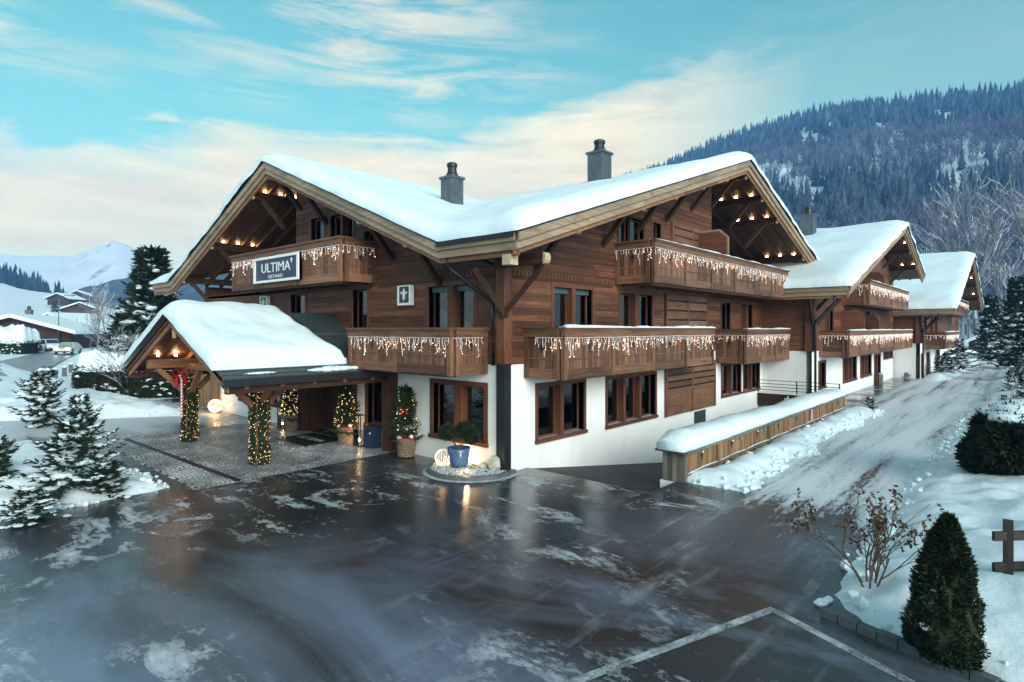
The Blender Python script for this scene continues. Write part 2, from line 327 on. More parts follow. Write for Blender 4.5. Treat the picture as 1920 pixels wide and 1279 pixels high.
# ---- asphalt: wet, patchy frost, snow trodden on the lane
def asphalt_mat():
    m,t,b=newmat('wet_asphalt'); g=N(t,'ShaderNodeNewGeometry'); P=g.outputs['Position']
    sp=N(t,'ShaderNodeSeparateXYZ'); L(t,P,sp.inputs[0]); U,Vv=sp.outputs[0],sp.outputs[1]
    grain=noise_n(t,P,55,3,.7); big=noise_n(t,map_n(t,P,scale=(.5,.22,1),rot=(0,0,.5)),1.0,5,.6,.8); mid=noise_n(t,map_n(t,P,scale=(1,.55,1),rot=(0,0,.4)),1.1,11,.70,.7)
    base=ramp_n(t,grain,[(.3,(.014,.015,.018)),(.75,(.045,.046,.050))])
    stain=noise_n(t,P,.35,4,.6,.5); base=mix_n(t,ramp_n(t,stain,[(.5,0),(.7,.45)]),base,(.050,.030,.022))
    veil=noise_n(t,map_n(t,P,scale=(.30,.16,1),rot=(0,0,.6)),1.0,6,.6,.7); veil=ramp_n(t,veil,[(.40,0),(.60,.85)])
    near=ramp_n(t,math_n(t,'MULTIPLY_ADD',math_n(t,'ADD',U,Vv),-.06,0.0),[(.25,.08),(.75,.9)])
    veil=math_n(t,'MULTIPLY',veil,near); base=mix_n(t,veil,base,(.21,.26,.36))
    # thin frost / slush patches
    fr=math_n(t,'ADD',math_n(t,'MULTIPLY',mid,.75),math_n(t,'MULTIPLY',noise_n(t,map_n(t,P,scale=(1,.5,1),rot=(0,0,.3)),7.5,7,.75,.3),.34))
    frost=ramp_n(t,fr,[(.575,0),(.60,.30),(.64,.55),(.72,.95)])
    frost=math_n(t,'MULTIPLY',frost,ramp_n(t,noise_n(t,P,.20,3),[(.44,.0),(.56,1.0)]))
    # snow on the lane beside the fence, rubbed away in wheel tracks
    a=math_n(t,'MULTIPLY_ADD',U,.17,-.10)
    a=math_n(t,'ADD',a,math_n(t,'MULTIPLY_ADD',Vv,-.10,-.62))
    tr=noise_n(t,map_n(t,P,scale=(.06,1.05,1)),1.5,5,.62,.2); tr2=noise_n(t,map_n(t,P,scale=(.8,3.2,1)),3.0,5,.7)
    a=math_n(t,'ADD',math_n(t,'MINIMUM',a,.62),math_n(t,'MULTIPLY_ADD',tr,1.9,-1.03)); a=math_n(t,'ADD',a,math_n(t,'MULTIPLY_ADD',tr2,.9,-.47))
    lane=ramp_n(t,a,[(.16,0),(.27,.45),(.40,.8),(.62,1.0)])
    lane=math_n(t,'MULTIPLY',lane,ramp_n(t,math_n(t,'MULTIPLY_ADD',Vv,-.1,0),[(.38,0),(.44,1)]))
    # snow pressed on the drive at the far left
    c=math_n(t,'ADD',math_n(t,'MULTIPLY_ADD',Vv,.16,-2.2),math_n(t,'MULTIPLY_ADD',noise_n(t,map_n(t,P,scale=(1.1,.25,1)),.9,5),1.3,-.62))
    drive=math_n(t,'MULTIPLY',ramp_n(t,c,[(.1,0),(.5,.75)]),ramp_n(t,math_n(t,'MULTIPLY_ADD',U,-.1,0),[(.0,0),(.08,1)]))
    sl=noise_n(t,map_n(t,P,scale=(.16,1.5,1),rot=(0,0,.10)),1.4,6,.66,.25); sl=math_n(t,'MULTIPLY',ramp_n(t,sl,[(.54,0),(.64,.25),(.76,.55)]),ramp_n(t,noise_n(t,P,1.6,5,.7),[(.38,0),(.58,1)]))
    sl=math_n(t,'MULTIPLY',sl,ramp_n(t,math_n(t,'MULTIPLY_ADD',U,.05,.5),[(.05,.15),(.45,1)])); sl=math_n(t,'MULTIPLY',sl,ramp_n(t,math_n(t,'MULTIPLY_ADD',Vv,-.1,0),[(.22,.1),(.42,1)]))
    s=math_n(t,'MAXIMUM',math_n(t,'MAXIMUM',frost,lane),math_n(t,'MAXIMUM',drive,sl))
    col=mix_n(t,s,base,(.70,.74,.78)); L(t,col,b.inputs['Base Color'])
    wb=math_n(t,'ADD',math_n(t,'MULTIPLY',big,.7),math_n(t,'MULTIPLY',noise_n(t,map_n(t,P,scale=(1,.6,1),rot=(0,0,.4)),.9,6,.6,.6),.3)); wet=ramp_n(t,wb,[(.40,.035),(.47,.10),(.56,.26),(.70,.45)])
    ro=mix_n(t,s,wet,(.62,.62,.62)); L(t,ro,b.inputs['Roughness'])
    b.inputs['IOR'].default_value=1.45; b.inputs['Specular IOR Level'].default_value=.65
    hh=math_n(t,'ADD',math_n(t,'MULTIPLY',grain,.55),math_n(t,'ADD',math_n(t,'MULTIPLY',s,1.1),math_n(t,'MULTIPLY',big,.8)))
    bump(t,b,hh,.22,.02); return m
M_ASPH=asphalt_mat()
def sheet(name,polys,m,z,kind='structure',parent=None):
    b=MB()
    for p in polys: b.poly([(q[0],q[1],z if len(q)<3 else q[2]) for q in p])
    o=b.build(name,m,parent)
    if kind: tag(o,kind=kind)
    return o
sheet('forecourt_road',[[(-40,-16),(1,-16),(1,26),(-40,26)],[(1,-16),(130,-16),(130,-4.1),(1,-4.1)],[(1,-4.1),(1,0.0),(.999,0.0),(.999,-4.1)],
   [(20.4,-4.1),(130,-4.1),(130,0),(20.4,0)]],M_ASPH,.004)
rp=MB()
for k in range(20): a=1+k*.97; c=1+(k+1)*.97; rp.poly([(a,-4.0,ramp_z(a)+.004),(c,-4.0,ramp_z(c)+.004),(c,.05,ramp_z(c)+.004),(a,.05,ramp_z(a)+.004)])
tag(rp.build('garage_ramp_road',plain('dry_asphalt',(.026,.028,.033),.62,.4,3,spec=.3,bumps=.3,bscale=50)),kind='structure')
def worn_paint():
    m,t,b=newmat('worn_road_paint'); g=N(t,'ShaderNodeNewGeometry'); P=g.outputs['Position']; n=math_n(t,'ADD',math_n(t,'MULTIPLY',noise_n(t,P,2.2,6,.7,.4),.6),math_n(t,'MULTIPLY',noise_n(t,P,26,4,.7),.4))
    L(t,ramp_n(t,n,[(.40,(.05,.052,.056)),(.50,(.26,.28,.30)),(.60,(.55,.58,.60))]),b.inputs['Base Color']); b.inputs['Roughness'].default_value=.42; bump(t,b,n,.3,.01); return m
M_PAINT=worn_paint()
def strip(name,a,b,w,z,m,parent=None):
    a=V((*a,0)); b=V((*b,0)); d=(b-a).normalized(); n=V((-d.y,d.x,0))*w/2
    return sheet(name,[[(*(a-n).xy,),(*(b-n).xy,),(*(b+n).xy,),(*(a+n).xy,)]],m,z)
strip('parking_line',(-7.4,-6.68),(-3.2,-8.12),.13,.0085,M_PAINT); strip('parking_line',(-3.26,-8.15),(-4.25,-10.4),.13,.0088,M_PAINT)
# a long drain with dark grate across the ramp mouth, and its slot in the cobbles

# ---- cobbles in segmental arcs under the porch roof: thousands of stones, one heap of geometry
M_COB=plain('cobble_stone',(.15,.15,.155),.34,.6,9,spec=.7,bumps=.4,bscale=22)
def frosted(m):
    t=m.node_tree; b=t.nodes['Principled BSDF']; src=b.inputs['Base Color'].links[0].from_socket; g=N(t,'ShaderNodeNewGeometry'); n=noise_n(t,map_n(t,g.outputs['Position'],scale=(.7,.45,1)),1.1,6,.6,.4)
    L(t,mix_n(t,ramp_n(t,n,[(.46,0),(.58,.35),(.70,.75)]),src,(.55,.58,.60)),b.inputs['Base Color'])
frosted(M_COB)
def cobbles():
    rnd=random.Random(3); b=MB(); W=1.25; pitch=.118
    u0,u1,v0,v1=-6.2,-.05,4.55,14.0
    for ci in range(int((v1-v0)/W)+2):
        vc=v0+ci*W
        for row in range(int((u1-u0+1)/pitch)):
            for k in range(-5,6):
                s=k*W/10.6; uu=u0-.4+row*pitch+.42*math.cos(s/W*math.pi*.98)
                vv=vc+s
                if not(u0+.42*(14-vv)*0<uu<u1 and v0<vv<v1): continue
                if uu< -5.55-.62*(vv-4.5)*0 - .0 and vv<4.6: continue
                a=.045+rnd.uniform(0,.007); c=.047+rnd.uniform(0,.006); zt=.022+rnd.uniform(-.006,.008); tw=rnd.uniform(-.15,.15)-s*.5
                ca,sa=math.cos(tw),math.sin(tw); i=len(b.v)
                for zz,q in ((.0,1.0),(zt,.78)):
                    for x,y in ((-a,-c),(a,-c),(a,c),(-a,c)):
                        x*=q;y*=q; b.v.append((uu+x*ca-y*sa,vv+x*sa+y*ca,zz))
                b.f+=[(i+4,i+5,i+6,i+7),(i,i+1,i+5,i+4),(i+1,i+2,i+6,i+5),(i+2,i+3,i+7,i+6),(i+3,i,i+4,i+7)]
    o=b.build('cobble_paving',M_COB); tag(o,kind='stuff'); o['label']='dark granite cobbles laid in arcs under the porch roof'
    o['category']='paving'
    M_JOINT=plain('cobble_joint',(.045,.046,.05),.8,.5,8)
    sheet('cobble_bed_pavement',[[(u0,v0),(u1,v0),(u1,v1),(u0,v1)]],M_JOINT,.009)
cobbles()
for a,b_ in (((-5.2,4.6),(-5.35,13.6)),): strip('drain_channel_pavement',a,b_,.17,.034,M_BLACK)
# ---- hillside beyond the houses: real slope, forest as one mass
def hill_h(r,f):
    d=.70*r+.713*f; e=-.713*r+.70*f
    H=(335+.16*np.clip(e,-400,300))*(1-.62*sstep(350,1400,e))
    g=np.clip((d-215)/900,0,1.25); p=np.where(g<1,g**1.12,1-(g-1)*.5)
    bump_=(fbm(r/140,f/140,4,21)-.5)*46*np.clip(g*3,0,1)
    return H*p+bump_*(1-.55*sstep(.8,1,g))-2
def polar(name,hf,a0,a1,na,t0,t1,ntt,m):
    A=np.linspace(a0,a1,na); T=np.geomspace(t0,t1,ntt); AA,TT=np.meshgrid(A,T,indexing='ij')
    r=TT*np.sin(AA); f=TT*np.cos(AA); Z=hf(r,f); X=CAM.x+RGT.x*r+FWD.x*f; Y=CAM.y+RGT.y*r+FWD.y*f
    co=np.stack([X,Y,Z],-1).reshape(-1,3); idx=np.arange(na*ntt).reshape(na,ntt)
    q=np.stack([idx[:-1,:-1],idx[1:,:-1],idx[1:,1:],idx[:-1,1:]],-1).reshape(-1,4)
    me=bpy.data.meshes.new(name); me.from_pydata(co.tolist(),[],q.tolist()); me.update(); me.materials.append(m)
    me.polygons.foreach_set('use_smooth',[True]*len(q)); return tag(put(name,me),kind='structure')
M_SNOWFAR=snow_mat('hill_snow',(.80,.84,.90))
polar('hillside_terrain',hill_h,math.radians(2),math.radians(58),150,140,1450,110,M_SNOWFAR)
def mt_forest():
    m,t,b=newmat('forest'); ob=N(t,'ShaderNodeVertexColor'); ob.layer_name='Col'
    L(t,ob.outputs[0],b.inputs['Base Color']); b.inputs['Roughness'].default_value=.9; b.inputs['Specular IOR Level'].default_value=.1; return m
M_FOREST=mt_forest()
def conifer_low(rnd,h):
    v=[];f=[]; tiers=5; n=6; R=h*rnd.uniform(.13,.25)
    for k in range(tiers):
        zb=h*(.10+.17*k); zt=min(h,zb+h*.34); r=R*(1-k/(tiers+.4)); i=len(v); ph=rnd.uniform(0,6)
        for j in range(n):
            t=ph+2*math.pi*j/n; q=r*rnd.uniform(.62,1.2); v.append((q*math.cos(t),q*math.sin(t),zb-rnd.uniform(0,.05)*h))
        v.append((0,0,zt)); f+=[(i+j,i+(j+1)%n,i+n) for j in range(n)]
    return np.array(v),f
def bare_low(rnd,h):
    v=[];f=[]
    def strip_(p,q,w):
        i=len(v); p=np.array(p);q=np.array(q); d=np.cross(q-p,[rnd.gauss(0,1),rnd.gauss(0,1),.2]); d=d/(np.linalg.norm(d)+1e-6)*w
        v.extend([p-d,p+d,q]); f.append((i,i+1,i+2))
    strip_((0,0,-1),(0,0,h*.95),.32); strip_((0,0,-1),(rnd.uniform(-.5,.5),0,h*.8),.3)
    for k in range(30):
        a=rnd.uniform(0,6.28); z=h*rnd.uniform(.25,.75); R=h*.26*rnd.uniform(.4,1)*(1.15-abs(z/h-.5)); z2=z+h*rnd.uniform(.12,.34)
        strip_((R*.15*math.cos(a),R*.15*math.sin(a),z),(R*math.cos(a),R*math.sin(a),min(h,z2)),.30)
    return np.array(v),f
def forest(name,sampler,count,seed,label):
    rnd=random.Random(seed); con=[conifer_low(rnd,1) for _ in range(14)]; bar=[bare_low(rnd,20) for _ in range(12)]
    VV=[];FF=[];CC=[];off=0; got=0; tries=0
    while got<count and tries<count*12:
        tries+=1; s=sampler(rnd)
        if s is None: continue
        r,f_,z,kind,h,col=s; p=cw(r,f_,z-.5)
        if kind=='c': v,fc=con[rnd.randrange(14)]; v=v*h
        else: v,fc=bar[rnd.randrange(12)]; v=v*(h/20)
        a=rnd.uniform(0,6.28); ca,sa=math.cos(a),math.sin(a)
        v=np.stack([v[:,0]*ca-v[:,1]*sa,v[:,0]*sa+v[:,1]*ca,v[:,2]],1)+np.array(p)
        VV.append(v); FF+=[tuple(i+off for i in q) for q in fc]; off+=len(v); CC.append(np.tile(np.array([*col,1.0]),(len(v),1))); got+=1
    v=np.concatenate(VV); me=bpy.data.meshes.new(name); me.from_pydata(v.tolist(),[],FF); me.update(); me.materials.append(M_FOREST)
    ca=me.color_attributes.new('Col','FLOAT_COLOR','POINT'); ca.data.foreach_set('color',np.concatenate(CC).astype(np.float32).ravel())
    o=put(name,me); tag(o,label,'forest',kind='stuff'); return o
def hill_sampler(rnd):
    a=math.radians(rnd.uniform(4,46)); d=rnd.uniform(225,1150); k=.70*math.sin(a)+.713*math.cos(a); t=d/k
    if rnd.random()>min(1,(t/700)**1.0+.12): return None
    r=t*math.sin(a); f_=t*math.cos(a); g=(d-215)/900
    n=float(fbm(r/120,f_/120,3,5)); n2=float(fbm(r/60+9,f_/60,3,8)); n3=float(fbm(r/45,f_/90,3,14))
    if n3>.60 and g<.93: return None
    if g<.55 and rnd.random()<.18: return None                       # snowy clearings
    if n2>.60 and .35<g<.9 : return None
    ad=math.degrees(a)
    if (34.6<ad<37.2 and .80<g<.90) or (31.7<ad<32.8 and .68<g<.80) or (33.2<ad<34.2 and .66<g<.74): return None
    pc=.95 if g>.72+.25*(n-.5) else (.30+1.9*(n-.47))
    z=float(hill_h(r,f_))
    if rnd.random()<pc:
        k=rnd.uniform(.7,1.4); w=.05*(rnd.random()**3); return r,f_,z,'c',rnd.choice((rnd.uniform(8,18),rnd.uniform(17,31))),(.020*k+w,.046*k+w,.068*k+w)
    k=rnd.uniform(.7,1.25); return r,f_,z,'b',rnd.uniform(14,22),(.115*k,.13*k,.18*k)
forest('forest',hill_sampler,10500,11,'dense conifer and bare broadleaf forest covering the snowy hillside')
# ---- far snow mountains and side valley on the left
M_ROCK=None
def mountain_mat():
    m,t,b=newmat('snow_mountain'); g=N(t,'ShaderNodeNewGeometry'); P=g.outputs['Position']
    sp=N(t,'ShaderNodeSeparateXYZ'); L(t,g.outputs['Normal'],sp.inputs[0])
    n=noise_n(t,P,.02,8,.65); k=math_n(t,'ADD',sp.outputs[2],math_n(t,'MULTIPLY_ADD',n,.9,-.45))
    c=mix_n(t,ramp_n(t,k,[(.66,1),(.80,0)]),(.84,.86,.90),(.12,.12,.14)); L(t,c,b.inputs['Base Color']); b.inputs['Roughness'].default_value=.8
    bump(t,b,noise_n(t,P,.05,8,.7),.8,7); return m
M_MOUNT=mountain_mat()
def skyline(xs,ys):
    def fn(r,f): 
        x=960+F_PX*r/np.maximum(f,1); return np.interp(x,xs,ys)
    return fn
def range_terrain(name,xs,ys,tr,a0,a1,na,t0,t1,nt_,m,rough,seed):
    sk=skyline(xs,ys)
    def hf(r,f):
        top=4+(HYP-sk(r,f))/F_PX*tr; t=f
        g=np.clip((t-t0)/(tr-t0),0,1.4); p=np.where(g<1,g**1.25,1-(g-1)*1.2)
        rid=(np.abs(fbm(r/(rough*8),f/(rough*8),5,seed)-.5)*2)
        return top*p-(rid*rough*(.35+.65*np.clip(g,0,1))*np.clip((1-np.abs(g-.55)*1.9),.12,1))-3
    return polar(name,hf,a0,a1,na,t0,t1,nt_,m)
HYP=617.0
range_terrain('snow_mountain',[-700,-300,-120,0,60,110,130,165,185,205,215,228,245,262,300,420,700],[430,455,462,455,466,470,476,466,458,452,447,452,459,468,492,520,560],1450,math.radians(-58),math.radians(-8),170,760,1800,70,M_MOUNT,27,31)
def dark_hill_mat():
    m,t,b=newmat('wooded_slope'); g=N(t,'ShaderNodeNewGeometry'); n=noise_n(t,g.outputs['Position'],.02,8,.7)
    L(t,ramp_n(t,n,[(.46,(.04,.06,.075)),(.62,(.09,.12,.14)),(.74,(.7,.76,.8))]),b.inputs['Base Color']); b.inputs['Roughness'].default_value=.95; return m
M_WOODED=dark_hill_mat()
range_terrain('wooded_hill',[-700,-200,60,105,150,205,262,330,500,760],[500,515,556,549,536,522,508,495,490,530],760,math.radians(-58),math.radians(-10),110,430,980,40,M_WOODED,9,41)
range_terrain('meadow_hill',[-900,-300,0,60,130,190,260,330,500],[470,490,522,536,548,565,580,592,604],420,math.radians(-62),math.radians(-14),90,135,600,40,M_SNOWFAR,3,51)
def left_sampler(rnd):
    x=rnd.uniform(-260,120); t=rnd.uniform(520,760); r=(x-960)/F_PX*t; f_=t
    top=np.interp(x,[-260,0,40,75,95,120],[455,492,508,522,533,545]); z=4+(HYP-top)/F_PX*t-16-rnd.uniform(0,26)
    k=rnd.uniform(.6,1.2); return r,f_,z,'c',rnd.uniform(15,27),(.022*k,.045*k,.055*k)
forest('forest',left_sampler,650,12,'dark conifer wood on the slope under the snowy peak')

# ---- meltwater standing in the hollows of the forecourt
def water_mat():
    m,t,b=newmat('meltwater'); b.inputs['Base Color'].default_value=(.012,.012,.014,1); b.inputs['Roughness'].default_value=.06; b.inputs['IOR'].default_value=1.33; b.inputs['Specular IOR Level'].default_value=.9
    g=N(t,'ShaderNodeNewGeometry'); bump(t,b,noise_n(t,g.outputs['Position'],5,3),.05,.01); return m
M_WATER=water_mat()
def puddle(path,w,seed):
    pts=[]; 
    for x,y in path:
        d=FWD+RGT*((x-960)/F_PX)+V((0,0,1))*((617-y)/F_PX); p=CAM+d*(-CAM.z/d.z); pts.append(V((p.x,p.y)))
    P=[]; n=60
    for i in range(n+1):
        f=i/n*(len(pts)-1); k=min(len(pts)-2,int(f)); P.append(pts[k].lerp(pts[k+1],f-k))
    b=MB(); Lf=[];Rt=[]
    for i,p in enumerate(P):
        d=(P[min(i+1,n)]-P[max(i-1,0)]).normalized(); nn=V((-d.y,d.x)); e=math.sin(math.pi*i/n)**.45
        a=w*e*(.35+1.1*float(fbm(i*.16,seed,4,seed))); c=w*e*(.35+1.1*float(fbm(i*.19,seed+5,4,seed+3))); Lf.append(p+nn*a); Rt.append(p-nn*c)
    for i in range(n): b.poly([(*Lf[i],.0065),(*Rt[i],.0065),(*Rt[i+1],.0065),(*Lf[i+1],.0065)])
    tag(b.build('puddle_water',M_WATER),kind='structure')

def snow_clods():
    rnd=random.Random(77); rs=np.random.RandomState(5); b=MB(); n=0; U=rs.uniform(-14,24,40000); Q=rs.uniform(-13,22,40000); Hh=bank_h(U,Q)
    for u,v,h in zip(U.tolist(),Q.tolist(),Hh.tolist()):
        if n>=900: break
        if not .0<h<.20 or (u>-.2 and v>-4.3): continue
        if h<.015 and rnd.random()>.10: continue
        r=rnd.choice((.02,.025,.03,.04,.05,.07,.10))*rnd.uniform(.7,1.2); b.ball((u,v,max(h-.03,0)+r*.45),r,6,4,(1,1,.75),.22,rnd); n+=1
    o=b.build('snow_clods',M_SNOW); tag(o,'loose clods of ploughed snow along the edges of the banks','snow',kind='stuff')
snow_clods()
# ================================================================ CHALETS
class Fc:
    """a facade: axis 'u' runs along X and looks to -Y, axis 'v' runs along Y and looks to -X; d is metres out from the wall plane"""
    def __init__(s,axis,plane): s.a=axis; s.p=plane; s.g=0 if axis=='u' else 1
    def bx(s,s0,s1,z0,z1,d0,d1):
        return (s0,s1,s.p-d1,s.p-d0,z0,z1) if s.a=='u' else (s.p-d1,s.p-d0,s0,s1,z0,z1)
    def pt(s,a,z,d): return V((a,s.p-d,z)) if s.a=='u' else V((s.p-d,a,z))
    def out(s): return V((0,-1,0)) if s.a=='u' else V((-1,0,0))
def roof_clips(sP,zP,k): return [(-k,1,zP-k*sP),(k,1,zP+k*sP)]
def cells(s0,s1,z0,z1,ops,clips):
    S=sorted({s0,s1,*[x for o in ops for x in (o[0],o[1]) if s0<x<s1]}); Z=sorted({z0,z1,*[x for o in ops for x in (o[2],o[3]) if z0<x<z1]})
    for i in range(len(S)-1):
        for j in range(len(Z)-1):
            cs,cz=(S[i]+S[i+1])/2,(Z[j]+Z[j+1])/2
            if any(o[0]<cs<o[1] and o[2]<cz<o[3] for o in ops): continue
            p=[(S[i],Z[j]),(S[i+1],Z[j]),(S[i+1],Z[j+1]),(S[i],Z[j+1])]
            for c in clips: p=clip(p,*c)
            if len(p)>2: yield p
def wall(F,name,s0,s1,z0,z1,ops,clips,par,m,thick=.3):
    b=MB()
    for p in cells(s0,s1,z0,z1,ops,clips):
        b.poly([F.pt(a,z,0) for a,z in p]); b.poly([F.pt(a,z,-thick) for a,z in p][::-1])
    for o in ops:                         # reveals
        if o[0]<s0-.01 or o[1]>s1+.01: continue
        a,c,z,w=max(o[0],s0),min(o[1],s1),max(o[2],z0),min(o[3],z1)
        if w<=z: continue
        for q in (((a,z),(c,z)),((c,z),(c,w)),((c,w),(a,w)),((a,w),(a,z))): b.poly([F.pt(*q[0],0),F.pt(*q[1],0),F.pt(*q[1],-thick),F.pt(*q[0],-thick)])
    return b.build(name,m,par)
def planks(F,s0,s1,z0,z1,ops,clips,par,mats,hgt=.2,d0=.004,th=.024,rnd=random):
    z=z0
    while z<z1-.02:
        zt=min(z+hgt,z1); iv=[(s0,s1)]
        for o in ops:
            if o[2]<zt-.01 and o[3]>z+.01:
                iv=[w for a,c in iv for w in ((a,min(c,o[0])),(max(a,o[1]),c)) if w[1]-w[0]>.03]
        for a,c in iv:
            cuts=[a]; x=a
            while c-x>5.2: x+=rnd.uniform(2.6,4.6); cuts.append(x)
            cuts.append(c)
            for q,w in zip(cuts[:-1],cuts[1:]):
                p=[(q+.004,z+.007),(w-.004,z+.007),(w-.004,zt-.007),(q+.004,zt-.007)]; full=p
                for cl in clips: p=clip(p,*cl)
                if len(p)<3: continue
                dd=d0+th+rnd.uniform(-.004,.005)
                if p==full: piece('plank',F.bx(p[0][0],p[1][0],p[0][1],p[2][1],d0,dd),mats[F.g],par)
                else: MB().prism([F.pt(a_,z_,d0) for a_,z_ in p],F.out()*(dd-d0)).build('plank',mats[F.g],par)
        z=zt
def window(F,par,s0,s1,z0,z1,n=2,trim=.13,depth=.22,curt=None,blind=False,proud=.05,wide=None,lampin=False):
    """casing (part) with panes, mullions, sash, curtain, sill as sub-parts; the room behind is a dark box"""
    fm=M_FRAME; b=MB()
    for q in ((s0-trim,s0,z0-trim*.6,z1+trim),(s1,s1+trim,z0-trim*.6,z1+trim)): b.box(*F.bx(q[0],q[1],q[2],q[3],-depth,proud))
    b.box(*F.bx(s0,s1,z1,z1+trim,-depth,proud-.003))
    w=b.build('window',fm[2],par)
    piece('sill',F.bx(s0-trim-.02,s1+trim+.02,z0-trim*.62-.03,z0,-depth,proud+.05),fm[F.g],w)
    lw=(s1-s0)/n; mw=.07 if wide is None else wide
    for i in range(1,n): piece('mullion',F.bx(s0+i*lw-mw,s0+i*lw+mw,z0,z1,-depth,proud-.012),fm[2],w)
    for i in range(n):
        a=s0+i*lw+(mw if i else 0); c=s0+(i+1)*lw-(mw if i<n-1 else 0); f=.055; e=-depth*.75
        sb=MB(); sb.box(*F.bx(a,a+f,z0,z1,e-.05,e)); sb.box(*F.bx(c-f,c,z0,z1,e-.05,e)); sb.box(*F.bx(a+f,c-f,z0,z0+f,e-.05,e)); sb.box(*F.bx(a+f,c-f,z1-f,z1,e-.05,e))
        sb.build('sash',fm[2],w); piece('pane',F.bx(a+f,c-f,z0+f,z1-f,e-.03,e-.02),M_GLASS,w)
        if blind: piece('blind',F.bx(a+.005,c-.005,z1-.17,z1-.01,e+.005,e+.07),M_BLIND,w)
        if curt and curt[i%len(curt)]:
            side,cm=curt[i%len(curt)]; cb=MB(); ww=(c-a)*.36; x0=(a+.03) if side<0 else (c-.03-ww); K=14
            pts=[(x0+ww*k/K,-depth*.75-.10-.03*math.sin(k*1.9)) for k in range(K+1)]
            for k in range(K): cb.poly([F.pt(pts[k][0],z0+.02,pts[k][1]),F.pt(pts[k+1][0],z0+.02,pts[k+1][1]),F.pt(pts[k+1][0],z1-.02,pts[k+1][1]),F.pt(pts[k][0],z1-.02,pts[k][1])])
            cb.build('curtain',cm,w)
    r=MB(); bb=F.bx(s0-.25,s1+.25,z0-.3,z1+.2,-depth-1.3,-depth-.02); x0,x1,y0,y1,q0,q1=bb
    r.box(*bb); fi=1 if F.a=='u' else 3
    # drop the face that looks out through the panes
    keep=[q for q in r.f if not all(abs((V(r.v[i])-F.pt(0,0,-depth-.02)).dot(F.out()))<1e-4 for i in q)]
    r.f=[tuple(reversed(q)) for q in keep]; r.build('room',M_INT,w)
    if F.p>-1 and z0<8: lamp_light('room_light',F.pt((s0+s1)/2+.3,z1-.25,-depth-.6),4.0 if curt else 2.6,w,(1,.80,.55) if curt else (1,.66,.34),.08)  # added fill light that brightens the curtains and the room behind the panes
    return w
def louvre(F,par,s0,s1,z0,z1,bays=2,slots=3,th=.05):
    b=MB(); fr=.12
    for a,c in ((s0,s0+fr),(s1-fr,s1),((s0+s1)/2-fr/2,(s0+s1)/2+fr/2)): b.box(*F.bx(a,c,z0,z1,.03,.03+th+.03))
    o=b.build('louvre_panel',W_BALC[2],par)
    for a,c in ((s0+fr,(s0+s1)/2-fr/2),((s0+s1)/2+fr/2,s1-fr)):
        hs=(z1-z0); z=z0; low=hs*.42
        piece('slat',F.bx(a,c,z0+.01,z0+low,.03,.03+th),W_BALC[F.g],o); z=z0+low+.012
        step=(z1-z)/(slots+.6)
        while z<z1-.08:
            zt=min(z+step-.075,z1-.01); piece('slat',F.bx(a,c,z,zt,.045,.045+th),W_BALC[F.g],o); z=zt+.075
        piece('shadow_gap_board',F.bx(a,c,z0+.01,z1-.01,.006,.012),M_BLACK,o)
